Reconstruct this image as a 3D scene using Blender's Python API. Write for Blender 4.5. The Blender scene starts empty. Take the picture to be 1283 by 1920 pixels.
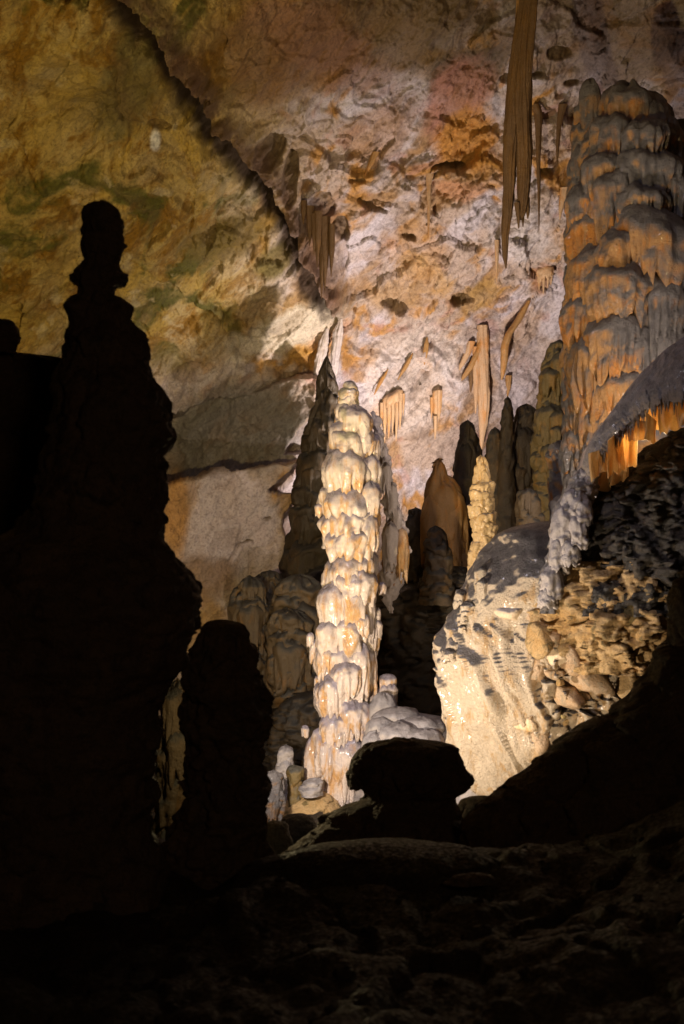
import bpy, math, random
import numpy as np

# ------------------------------------------------------------ camera, world, lamps, exposure
S = bpy.context.scene
C = S.collection
F = 2673.0                      # 50 mm lens: pixels of the 1283 px wide photograph per unit of tangent
W2, H2 = 641.5, 960.0

def at(px, py, Y):
    return np.array([(px - W2) / F * Y, Y, (H2 - py) / F * Y])

cd = bpy.data.cameras.new('camera')
cam = bpy.data.objects.new('camera', cd); C.objects.link(cam)
cam.location = (0, 0, 0); cam.rotation_euler = (math.radians(90), 0, 0)
cd.sensor_fit = 'HORIZONTAL'; cd.sensor_width = 24.0; cd.lens = 50.0
cd.clip_start = 0.05; cd.clip_end = 400
cd.dof.use_dof = True; cd.dof.focus_distance = 14.0; cd.dof.aperture_fstop = 5.0
S.camera = cam

wd = bpy.data.worlds.new('World'); S.world = wd; wd.use_nodes = True
wd.node_tree.nodes['Background'].inputs['Color'].default_value = (0.0, 0.0, 0.0, 1)
wd.node_tree.nodes['Background'].inputs['Strength'].default_value = 0.0

S.view_settings.view_transform = 'Standard'; S.view_settings.look = 'None'
S.view_settings.exposure = 0.0; S.view_settings.gamma = 1.0
S.view_settings.use_curve_mapping = False

def spot(name, loc, target, watts, col, size=110, blend=.6, radius=.05):
    l = bpy.data.lights.new(name, 'SPOT'); l.energy = watts; l.color = col
    l.spot_size = math.radians(size); l.spot_blend = blend; l.shadow_soft_size = radius
    o = bpy.data.objects.new(name, l); C.objects.link(o); o.location = loc
    from mathutils import Vector
    o.rotation_euler = (Vector(target) - Vector(loc)).to_track_quat('-Z', 'Y').to_euler()
    return o

WARM = (1.0, .80, .56); COOL = (.95, .86, 1.0); YEL = (1.0, .78, .34)
# floodlight hidden behind the lower left silhouette: key light on the pillar, spire and boulder
spot('floodlight_key', at(470, 1400, 10.2), at(830, 1130, 12.6), 385, (1.0, .87, .74), 120, .5, .05)
# small floodlight low in front of the boulder's foot
spot('floodlight_low', at(860, 1570, 9.5), at(1020, 1250, 11.5), 135, (1.0, .80, .56), 120, .8, .05)
# floodlight behind the lower left silhouette: rims and a soft side light
l_ = bpy.data.lights.new('floodlight_side', 'POINT'); l_.energy = 12; l_.color = (1.0, .80, .42); l_.shadow_soft_size = .05
o_ = bpy.data.objects.new('floodlight_side', l_); C.objects.link(o_); o_.location = at(430, 1350, 7.3)
# floodlight on the ground behind the far stalagmites: washes the back wall and roof
spot('floodlight_back', at(850, 1035, 16.75), at(730, 640, 19.3), 1300, (1.0, .87, .80), 118, 1.0, .08)
# floodlight behind the black hump: skirts of the giant column and the pillar's right flank
spot('floodlight_right', at(1290, 930, 11.6), at(900, 600, 16.0), 190, (1.0, .84, .70), 130, .9, .05)
# little lamp inside the hood
spot('floodlight_hood', at(1215, 842, 10.95), at(1190, 760, 10.5), 22, (1.0, .8, .5), 160, .9, .04)
# added unseen fill behind the left stalagmites, brightens the roof
spot('fill_left', at(120, 1150, 7.5), at(200, 300, 14.5), 1350, YEL, 110, .9, .08)
# faint cool lamp high up, greys the upward faces
spot('floodlight_high', (-1.0, 8.6, 3.4), at(860, 950, 13.0), 330, COOL, 100, .9, .15)
# added unseen fill behind the viewer, lifts the dark foreground shapes
spot('front_fill', (1.2, -1.5, 1.0), (-.9, 5.0, -.4), 55.0, (1.0, .66, .42), 110, 1.0, .3)

# ------------------------------------------------------------ noise
_r = np.random.RandomState(7)
_P = _r.permutation(4096).astype(np.int64)
_R = _r.rand(4096).astype(np.float32)
_D = _r.normal(size=(4096, 3)).astype(np.float32)
_D /= np.linalg.norm(_D, axis=1)[:, None]

def _h3(i, j, k):
    return _P[(_P[(_P[i & 4095] + j) & 4095] + k) & 4095]

def vn(p, seed=0):
    """gradient noise, about -1..1"""
    p = np.asarray(p, dtype=np.float64) + seed * 17.31
    i = np.floor(p).astype(np.int64); f = (p - i).astype(np.float32)
    u = f * f * f * (f * (f * 6 - 15) + 10)
    out = np.zeros(len(p), np.float32)
    for a in (0, 1):
        wa = u[:, 0] if a else 1 - u[:, 0]
        for b in (0, 1):
            wb = u[:, 1] if b else 1 - u[:, 1]
            for c in (0, 1):
                wc = u[:, 2] if c else 1 - u[:, 2]
                g = _D[_h3(i[:, 0] + a, i[:, 1] + b, i[:, 2] + c)]
                d = g[:, 0] * (f[:, 0] - a) + g[:, 1] * (f[:, 1] - b) + g[:, 2] * (f[:, 2] - c)
                out += wa * wb * wc * d
    return out * 1.5

def fbm(p, octv=4, seed=0, gain=.5, lac=2.03):
    p = np.asarray(p); a = 1.0; s = 0; t = 0
    for o in range(octv):
        s = s + a * vn(p, seed + o * 3); t += a; a *= gain; p = p * lac
    return s / t * 1.3

def ridge(p, octv=3, seed=0):
    p = np.asarray(p); a = 1.0; s = 0; t = 0
    for o in range(octv):
        s = s + a * (1 - np.abs(vn(p, seed + o * 5)) * 2); t += a; a *= .5; p = p * 2.1
    return s / t

def facets(p, seed=0):
    """cells that each carry a tilted plane: (plane height -1..1, edge distance, cell random)"""
    p = np.asarray(p, dtype=np.float64) + seed * 9.7
    i = np.floor(p).astype(np.int64)
    f1 = np.full(len(p), 9.0); f2 = np.full(len(p), 9.0)
    hp = np.zeros(len(p)); rn = np.zeros(len(p), np.float32)
    for a in (-1, 0, 1):
        for b in (-1, 0, 1):
            for c in (-1, 0, 1):
                h = _h3(i[:, 0] + a, i[:, 1] + b, i[:, 2] + c)
                q = np.stack([i[:, 0] + a + _R[h], i[:, 1] + b + _R[(h + 1111) & 4095], i[:, 2] + c + _R[(h + 2222) & 4095]], 1)
                d = p - q; r = np.linalg.norm(d, axis=1)
                g = _D[h]
                hh = (d * g).sum(1) + (_R[(h + 777) & 4095] - .5) * .7
                m = r < f1
                f2 = np.where(m, f1, np.minimum(f2, r))
                hp = np.where(m, hh, hp); rn = np.where(m, _R[(h + 333) & 4095], rn)
                f1 = np.where(m, r, f1)
    return hp, f2 - f1, rn

def sst(a, b, x):
    t = np.clip((x - a) / (b - a), 0, 1); return t * t * (3 - 2 * t)

# ------------------------------------------------------------ mesh helpers
def link_mesh(name, V, Q, mat, parent=None, col=None):
    V = np.asarray(V, dtype=np.float32); Q = np.asarray(Q, dtype=np.int32)
    if parent is not None:
        V = V - np.array(parent.location, dtype=np.float32)
    me = bpy.data.meshes.new(name)
    k = Q.shape[1]
    me.vertices.add(len(V)); me.vertices.foreach_set('co', V.ravel())
    me.loops.add(Q.size); me.loops.foreach_set('vertex_index', Q.ravel())
    me.polygons.add(len(Q))
    me.polygons.foreach_set('loop_start', np.arange(0, Q.size, k, dtype=np.int32))
    me.polygons.foreach_set('loop_total', np.full(len(Q), k, dtype=np.int32))
    me.polygons.foreach_set('use_smooth', np.ones(len(Q), dtype=bool))
    me.update(calc_edges=True)
    if col is not None:
        a = me.color_attributes.new('tint', 'FLOAT_COLOR', 'POINT')
        cc = np.ones((len(V), 4), np.float32); cc[:, :3] = col
        a.data.foreach_set('color', cc.ravel())
    me.materials.append(mat)
    o = bpy.data.objects.new(name, me); C.objects.link(o)
    if parent is not None: o.parent = parent
    return o

def tag(o, label, cat, group=None):
    o['label'] = label; o['category'] = cat
    if group: o['group'] = group
    return o

def thing(name, label, cat, loc, group=None):
    o = bpy.data.objects.new(name, None); C.objects.link(o)
    o.location = [float(v) for v in loc]
    o.empty_display_size = .1
    return tag(o, label, cat, group)

def grid_faces(nr, nc, wrap):
    r = np.arange(nr - 1)[:, None]; c = np.arange(nc if wrap else nc - 1)[None, :]
    c2 = (c + 1) % nc
    return np.stack([r * nc + c, (r + 1) * nc + c, (r + 1) * nc + c2, r * nc + c2], -1).reshape(-1, 4)

QR, QT = .52, .50               # mesh density

# a rounded mass whose outline follows rows of (py, xl, xr) at distance Y
def rows_mass(name, rows, Y, mat, parent=None, depth=1.0, nz=220, nth=220, seed=1, lumps=(), facet=(), rings=None,
              flute=None, crackle=None, shear=0.0, facing=0.0, dfun=None, fold=0.0):
    nz = int(nz * QR); nth = int(nth * QR) // 2 * 2
    R = np.array(rows, dtype=np.float64)
    py = np.linspace(R[0, 0], R[-1, 0], nz)
    def sm(a):                                    # rounded interpolation of the traced rows
        v = np.interp(py, R[:, 0], a); k = max(3, nz // 60) | 1
        vp = np.pad(v, k // 2, mode='edge'); return np.convolve(vp, np.ones(k) / k, 'valid')
    xl, xr = sm(R[:, 1]), sm(R[:, 2])
    Yr = sm(R[:, 3]) if R.shape[1] > 3 else np.full(nz, float(Y))
    s = Yr / F
    cx = ((xl + xr) / 2 - W2) * s; rx = (xr - xl) / 2 * s; z = (H2 - py) * s
    cap = np.sqrt(np.clip(1 - (1 - np.linspace(0, 1, nz) * 22).clip(0, 1) ** 2, .0, 1)); rx = rx * np.maximum(cap, .02)
    th = np.linspace(0, 2 * np.pi, nth, endpoint=False)
    T, Zr = np.meshgrid(th, z); RX = np.repeat(rx[:, None], nth, 1); CX = np.repeat(cx[:, None], nth, 1)
    YY = np.repeat(Yr[:, None], nth, 1)
    ct, st = np.cos(T), np.sin(T)
    P = np.stack([CX + RX * ct, YY - RX * depth * st + shear * 0, Zr], -1).reshape(-1, 3)
    n = np.stack([ct, -st, np.zeros_like(ct)], -1).reshape(-1, 3)
    rxf = RX.ravel(); ring = np.stack([ct.ravel(), st.ravel(), Zr.ravel()], 1)
    d = np.zeros(len(P)); dz = np.zeros(len(P))
    for sc, amp in lumps: d += amp * fbm(P / sc, 4, seed)
    for sc, amp in facet:
        h, e, rn = facets((P + .25 * sc * np.stack([fbm(P / sc, 2, 3), fbm(P / sc, 2, 4), fbm(P / sc, 2, 5)], 1)) / sc, seed)
        d += amp * h * 1.2 - amp * .6 * np.exp(-(e / .06) ** 2)
    if rings:
        sp, amp, fl, kf = rings                   # spacing, amount, flute amount, flutes round half the body
        q = np.stack([ring[:, 0] * .9, ring[:, 1] * .9, ring[:, 2] * .6 / sp], 1)
        ph = (ring[:, 2] + sp * (.9 * fbm(q, 2, seed + 5) + .25 * vn(q * 3.1, seed + 8))) / sp
        row = np.floor(-ph); sfr = -ph - row      # 0 at a tier's top, 1 at its drip edge
        jit = vn(np.stack([row * 3.7, row * 0 + .3, row * 0 + .7], 1), seed) * .5
        dome = np.sqrt(np.clip(1 - (1 - (sfr / .35).clip(0, 1)) ** 2, 0, 1))
        tail = 1 - sst(.80, 1.0, sfr)
        bulge = (dome * (1 - .35 * sfr) * tail)
        kx = np.stack([ring[:, 0] * kf + row * 5.1, ring[:, 1] * kf, ring[:, 2] * .8 / sp], 1)
        fl_ = (np.abs(vn(kx, seed + 2)) * 2).clip(0, 1)
        env = sst(.12, .6, sfr)
        d += amp * (bulge * (1 + jit)) - fl * env * (1 - fl_) * 1.3 + amp * .5 * vn(np.stack([ring[:, 0] * 2.2, ring[:, 1] * 2.2, row * 1.7], 1), seed + 4)
        dz -= fold * bulge * (1 + fl_ * env)
    if flute:
        kf, amp, zs, sl = flute
        q = np.stack([(P[:, 0] + sl * P[:, 2]) * kf, P[:, 1] * kf, P[:, 2] * zs], 1)
        d += amp * (np.abs(fbm(q, 3, seed + 6)) * 2 - .6)
    if dfun is not None: d += dfun(P)
    d = d * (rxf / (rxf.max() * .15 + 1e-6)).clip(0, 1)
    P = P + n * d[:, None]; P[:, 2] += dz
    Q = grid_faces(nz, nth, True)
    top = np.arange(nth); Vc = P[:nth].mean(0)
    P = np.vstack([P, Vc[None]]); k = len(P) - 1
    cq = np.stack([np.full(nth // 2, k), top[0::2][:nth // 2], top[1::2][:nth // 2], np.roll(top[0::2], -1)[:nth // 2]], 1)
    Q = np.vstack([Q, cq])
    return link_mesh(name, P, Q, mat, parent)

# one tier of flowstone: domed top, fluted skirt with a dripping hem, curled under
def tier(px, pyt, hw, h, Y, mat, parent, seed, dY=0.0, ratio=1.0, kf=4.0, flute=.10, drip=.22, lump=.06, nth=120, nt=52,
         dome=.38, tilt=0.0, name='tier', lean=0.0, pinch=0.86):
    nth = int(nth * QT); nt = int(nt * QT)
    sc = (Y + dY) / F
    cx = (px - W2) * sc; z0 = (H2 - pyt) * sc; r = hw * sc; H = h * sc
    s = np.linspace(0, 1, nt); th = np.linspace(0, 2 * np.pi, nth, endpoint=False)
    a = (s / .42).clip(0, 1); b = ((s - .42) / .46).clip(0, 1); c = ((s - .88) / .12).clip(0, 1)
    rho = np.sin(a * np.pi / 2) ** .85 * (1 + .05 * np.sin(b * np.pi)) * (1 - (1 - pinch) * b) * (1 - .45 * c)
    zet = dome * (1 - np.cos(a * np.pi / 2)) + (1 - dome) * b - .05 * c
    RH, TH = np.meshgrid(rho, th, indexing='ij'); ZE = np.repeat(zet[:, None], nth, 1)
    ct, st = np.cos(TH), np.sin(TH)
    def N(kx, kz, sd): return vn(np.stack([(ct * kx).ravel(), (st * kx).ravel(), (ZE * kz).ravel()], 1), sd).reshape(ct.shape)
    outline = 1 + .18 * N(1.1, .8, seed) + .05 * N(2.6, 1.5, seed + 1)
    fl = (np.abs(N(kf, .7, seed + 2)) * 2.2).clip(0, 1)
    fl2 = (np.abs(N(kf * 2.3, 1.2, seed + 3)) * 2.2).clip(0, 1)
    env = sst(.15, .62, ZE)
    rr = RH * (outline - flute * env * (1 - fl) * 1.6 - flute * .45 * env * (1 - fl2))
    L = 1 + drip * (N(kf * .8, 0, seed + 4) * 1.2 + (fl - .5) * .7) * sst(.1, .9, ZE)
    x = r * rr * ct; y = -r * ratio * rr * st
    z = -H * ZE * L + tilt * x + .10 * H * N(1.6, .2, seed + 5) * (1 - ZE)
    P = np.stack([cx + x + lean * z, (Y + dY) + y, z0 + z], -1).reshape(-1, 3)
    nrm = np.stack([ct * sst(0, .5, RH), -st * sst(0, .5, RH), 1 - sst(0, .6, ZE) * .9], -1).reshape(-1, 3)
    l = lump * r * (fbm(P / (r * .55), 4, seed + 6) + .15 * ridge(P / (r * .22), 3, seed + 8)) + .10 * lump * r * fbm(P / .018, 2, seed + 9)
    P = P + nrm * l[:, None]
    return link_mesh(name, P, grid_faces(nt, nth, True), mat, parent)

# hanging spike: path of (px, py, width) at distance Y
def spike(name, path, Y, mat, parent=None, seed=1, nz=70, nth=28, kf=1.6, flute=.22, ratio=.8, rough=.12, wob=.0):
    R = np.array(path, dtype=np.float64); t = np.linspace(0, 1, len(R)); u = np.linspace(0, 1, nz)
    px = np.interp(u, t, R[:, 0]); py = np.interp(u, t, R[:, 1]); w = np.interp(u, t, R[:, 2])
    k = 5; sm = lambda v: np.convolve(np.pad(v, k // 2, mode='edge'), np.ones(k) / k, 'valid')
    px = sm(px); w = sm(w)
    s = Y / F; cx = (px - W2) * s; z = (H2 - py) * s; r = np.maximum(w / 2 * s, .0025)
    q = np.stack([z * 2.5, z * 0 + seed * 1.3, z * 0 + .5], 1)
    cx = cx + wob * r.max() * vn(q, seed)
    th = np.linspace(0, 2 * np.pi, nth, endpoint=False); T, Z = np.meshgrid(th, z); Rr = np.repeat(r[:, None], nth, 1); X = np.repeat(cx[:, None], nth, 1)
    ct, st = np.cos(T), np.sin(T)
    g = np.stack([(ct * kf).ravel(), (st * kf).ravel(), (Z * 1.2).ravel()], 1)
    m = 1 - flute * (1 - (np.abs(vn(g, seed)) * 2.5).clip(0, 1)).reshape(T.shape)
    g2 = np.stack([(ct * .9).ravel(), (st * .9).ravel(), (Z * 9).ravel()], 1)
    m = m + rough * fbm(g2, 3, seed + 3).reshape(T.shape)
    P = np.stack([X + Rr * m * ct, Y - Rr * m * ratio * st, Z], -1).reshape(-1, 3)
    return link_mesh(name, P, grid_faces(nz, nth, True), mat, parent)

# ------------------------------------------------------------ materials
def nodes(name):
    m = bpy.data.materials.new(name); m.use_nodes = True; t = m.node_tree; t.nodes.clear()
    out = t.nodes.new('ShaderNodeOutputMaterial'); b = t.nodes.new('ShaderNodeBsdfPrincipled')
    t.links.new(b.outputs[0], out.inputs[0]); return m, t, b, out

def nnoise(t, vec, scale, detail=4, rough=.55, dist=0.0):
    n = t.nodes.new('ShaderNodeTexNoise'); n.inputs['Scale'].default_value = scale
    n.inputs['Detail'].default_value = detail; n.inputs['Roughness'].default_value = rough
    n.inputs['Distortion'].default_value = dist; t.links.new(vec, n.inputs['Vector']); return n.outputs['Fac']

def mapr(t, v, a, b, c=0.0, d=1.0):
    m = t.nodes.new('ShaderNodeMapRange'); m.interpolation_type = 'SMOOTHSTEP'; t.links.new(v, m.inputs['Value'])
    for k, x in zip(('From Min', 'From Max', 'To Min', 'To Max'), (a, b, c, d)): m.inputs[k].default_value = x
    return m.outputs['Result']

def mix(t, f, a, b):
    m = t.nodes.new('ShaderNodeMix'); m.data_type = 'RGBA'
    if isinstance(f, float): m.inputs['Factor'].default_value = f
    else: t.links.new(f, m.inputs['Factor'])
    for s, v in ((6, a), (7, b)):
        if isinstance(v, tuple): m.inputs[s].default_value = (*v, 1)
        else: t.links.new(v, m.inputs[s])
    return m.outputs[2]

def math2(t, op, a, b):
    m = t.nodes.new('ShaderNodeMath'); m.operation = op
    for i, v in ((0, a), (1, b)):
        if isinstance(v, (int, float)): m.inputs[i].default_value = v
        else: t.links.new(v, m.inputs[i])
    return m.outputs[0]

def stretch(t, vec, sx, sy, sz, rot=(0, 0, 0)):
    m = t.nodes.new('ShaderNodeMapping'); m.inputs['Scale'].default_value = (sx, sy, sz)
    m.inputs['Rotation'].default_value = rot; t.links.new(vec, m.inputs['Vector']); return m.outputs[0]

def bump(t, b, parts, dist):
    prev = None
    for h, s in parts:
        n = t.nodes.new('ShaderNodeBump'); n.inputs['Strength'].default_value = s; n.inputs['Distance'].default_value = dist
        t.links.new(h, n.inputs['Height'])
        if prev is not None: t.links.new(prev, n.inputs['Normal'])
        prev = n.outputs[0]
    t.links.new(prev, b.inputs['Normal'])

def flowstone(name, pale, warm, dust, lo=.05, hi=.55, rough=(.28, .6), algae=0.0, warmth=.5, bs=1.0, scale=1.0, glow=0.0, dn=.8, ds=3.5, dk=.62, coat=0.0, bd=.02):
    m, t, b, out = nodes(name)
    g = t.nodes.new('ShaderNodeNewGeometry'); P = g.outputs['Position']
    sep = t.nodes.new('ShaderNodeSeparateXYZ'); t.links.new(g.outputs['Normal'], sep.inputs[0])
    v = stretch(t, P, 1, 1, .22)
    streak = nnoise(t, v, 11 * scale, 4, .6, .5)
    patch = nnoise(t, P, 3.2 * scale, 4, .6, .4)
    f = mapr(t, math2(t, 'ADD', math2(t, 'MULTIPLY', streak, .6), math2(t, 'MULTIPLY', patch, .4)), .62 - .24 * warmth, .74 - .24 * warmth)
    base = mix(t, f, pale, warm)
    fine = nnoise(t, P, 55 * scale, 5, .65)
    base = mix(t, mapr(t, fine, .35, .7, 0, .35), base, tuple(c * .55 for c in pale))
    nz = math2(t, 'ADD', sep.outputs[2], math2(t, 'MULTIPLY', math2(t, 'SUBTRACT', nnoise(t, P, ds * scale, 5, .6), .5), dn))
    base = mix(t, mapr(t, nz, lo, hi), base, mix(t, mapr(t, nnoise(t, P, 14 * scale, 4), .35, .65), dust, tuple(c * dk for c in dust)))
    if algae:
        sp_ = t.nodes.new('ShaderNodeSeparateXYZ'); t.links.new(P, sp_.inputs[0])
        hi_ = mapr(t, sp_.outputs[2], 0.0, .5)
        base = mix(t, math2(t, 'MULTIPLY', hi_, mapr(t, nnoise(t, P, 2.6, 3, .5, .6), .45, .6, 0, algae)), base, (.34, .31, .14))
    t.links.new(base, b.inputs['Base Color'])
    t.links.new(mapr(t, fine, .3, .7, rough[0], rough[1]), b.inputs['Roughness'])
    b.inputs['Specular IOR Level'].default_value = .5
    b.inputs['Coat Weight'].default_value = coat; b.inputs['Coat Roughness'].default_value = .14
    bump(t, b, [(nnoise(t, P, 22 * scale, 5, .6), .5 * bs), (nnoise(t, P, 75 * scale, 4, .7), .6 * bs)], bd)
    if glow:
        tr = t.nodes.new('ShaderNodeBsdfTranslucent'); t.links.new(base, tr.inputs['Color'])
        ms = t.nodes.new('ShaderNodeMixShader'); ms.inputs[0].default_value = glow
        t.links.new(b.outputs[0], ms.inputs[1]); t.links.new(tr.outputs[0], ms.inputs[2]); t.links.new(ms.outputs[0], out.inputs[0])
    return m

def rock(name, a, bcol, c, scale=1.0, bs=1.0, rough=(.45, .85), cut=.55):
    m, t, b, out = nodes(name)
    g = t.nodes.new('ShaderNodeNewGeometry'); P = g.outputs['Position']
    n1 = nnoise(t, P, 2.6 * scale, 5, .65, .8); n2 = nnoise(t, P, 9 * scale, 5, .65, .5); n3 = nnoise(t, P, 45 * scale, 4, .6)
    base = mix(t, mapr(t, n1, cut - .1, cut + .1), a, bcol)
    base = mix(t, mapr(t, n2, .52, .66), base, c)
    base = mix(t, mapr(t, n3, .4, .7, 0, .4), base, tuple(x * .4 for x in a))
    t.links.new(base, b.inputs['Base Color'])
    t.links.new(mapr(t, n3, .3, .7, rough[0], rough[1]), b.inputs['Roughness'])
    bump(t, b, [(n2, .5 * bs), (nnoise(t, P, 30 * scale, 6, .7), .6 * bs), (nnoise(t, P, 110 * scale, 3, .6), .3 * bs)], .03)
    return m

def wallmat(name):
    m, t, b, out = nodes(name)
    g = t.nodes.new('ShaderNodeNewGeometry'); P = g.outputs['Position']
    at_ = t.nodes.new('ShaderNodeAttribute'); at_.attribute_name = 'tint'; at_.attribute_type = 'GEOMETRY'
    v = stretch(t, P, 1, 1, 1, (0, math.radians(42), 0)); v = stretch(t, v, .45, 1, 1.6)
    n = nnoise(t, v, 9, 6, .7, .4); f = nnoise(t, P, 34, 5, .65)
    base = mix(t, mapr(t, n, .48, .66, 0, .75), at_.outputs['Color'], mix(t, .35, at_.outputs['Color'], (.05, .025, .008)))
    base = mix(t, mapr(t, f, .47, .66, 0, .65), base, mix(t, .5, base, (.03, .018, .01)))
    t.links.new(base, b.inputs['Base Color'])
    b.inputs['Roughness'].default_value = .62; b.inputs['Specular IOR Level'].default_value = .35
    bump(t, b, [(n, .6), (f, .55), (nnoise(t, P, 100, 3, .6), .3)], .05)
    return m

GREY = (.34, .30, .33)
M_pillar = flowstone('pale_wet_flowstone', (.74, .60, .50), (.62, .34, .12), (.30, .26, .30), -.2, .6, (.08, .34), algae=.55, warmth=.62, dn=.7, dk=.6, coat=.35, bd=.03)
M_small = flowstone('cream_flowstone', (.68, .52, .34), (.62, .36, .12), (.30, .27, .27), .25, .7, (.3, .55), warmth=.4)
M_big = flowstone('ochre_flowstone_with_grey_crust', (.42, .22, .08), (.50, .19, .03), (.17, .15, .145), -.50, .15, (.35, .65), warmth=.6, dn=2.7, ds=1.1, dk=.7, coat=.1, bd=.06)
M_gold = flowstone('golden_flowstone', (.64, .43, .20), (.58, .32, .08), (.36, .30, .26), .55, 1.0, (.25, .5), warmth=.5, coat=.3)
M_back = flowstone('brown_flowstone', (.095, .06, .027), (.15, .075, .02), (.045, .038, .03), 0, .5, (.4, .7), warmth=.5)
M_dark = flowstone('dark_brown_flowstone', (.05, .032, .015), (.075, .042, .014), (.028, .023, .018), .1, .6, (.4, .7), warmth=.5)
M_olive = flowstone('olive_flowstone', (.17, .115, .04), (.24, .13, .03), (.08, .07, .05), 0, .5, (.4, .7), warmth=.5)
M_brown = flowstone('brown_dripstone', (.13, .065, .02), (.16, .075, .015), (.07, .04, .025), .5, .9, (.4, .7), warmth=.5)
M_tan = flowstone('tan_dripstone', (.52, .33, .18), (.52, .24, .07), (.36, .26, .2), .4, .9, (.3, .6), warmth=.55)
M_orange = flowstone('orange_dripstone', (.36, .19, .06), (.44, .18, .03), (.36, .2, .1), .5, .95, (.3, .6), warmth=.5)
M_white = flowstone('white_dripstone', (.58, .49, .45), (.5, .36, .22), (.42, .36, .36), .3, .8, (.3, .6), warmth=.2)
M_curtain = flowstone('translucent_orange_curtain', (.86, .62, .32), (.80, .44, .14), (.6, .42, .25), .6, .95, (.3, .5), warmth=.5, glow=.6)
M_hood = flowstone('grey_flowstone_hood', (.30, .24, .19), (.36, .21, .09), (.20, .18, .18), -.4, .3, (.25, .5), warmth=.25, bs=1.3, coat=.5, bd=.04)
M_apron = flowstone('grey_flowstone_apron', (.42, .36, .32), (.5, .34, .2), (.30, .27, .27), -.1, .4, (.25, .5), warmth=.25)
M_boulder = flowstone('cream_flowstone_boulder', (.68, .54, .38), (.54, .33, .14), (.12, .105, .105), .22, .46, (.3, .55), warmth=.5, bs=1.3, dn=.25, coat=.2, bd=.05)
M_breccia = rock('ochre_breccia', (.56, .37, .17), (.52, .30, .10), (.20, .14, .05), 1.6, 1.3, (.35, .8))
M_breccia_pink = rock('pinkish_breccia_stone', (.52, .36, .22), (.50, .30, .14), (.36, .27, .17), 1.8, 1.0, (.35, .8))
M_breccia_olive = rock('olive_breccia_stone', (.30, .22, .08), (.36, .25, .1), (.13, .1, .03), 1.8, 1.0, (.4, .8))
M_black = rock('dark_glossy_rock', (.030, .024, .019), (.06, .045, .03), (.11, .08, .05), 2.0, 1.2, (.3, .6))
M_sil = rock('dark_brown_rock', (.11, .07, .042), (.15, .095, .05), (.06, .042, .028), 1.5, 1.0, (.5, .9))
M_floor = rock('muddy_rock_floor', (.032, .021, .011), (.045, .029, .014), (.02, .015, .009), 1.3, 1.2, (.4, .9))
M_wall = wallmat('mottled_limestone')

# ------------------------------------------------------------ cave wall and roof
WALL = {}
def wall_y(x, y):
    Gp = WALL['g'].reshape(-1, 3); u = Gp[:, 0] / Gp[:, 1] * F + W2; v = H2 - Gp[:, 2] / Gp[:, 1] * F
    k = np.argpartition(np.hypot(u - x, v - y), 6)[:6]
    return float(Gp[k, 1].mean())

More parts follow.
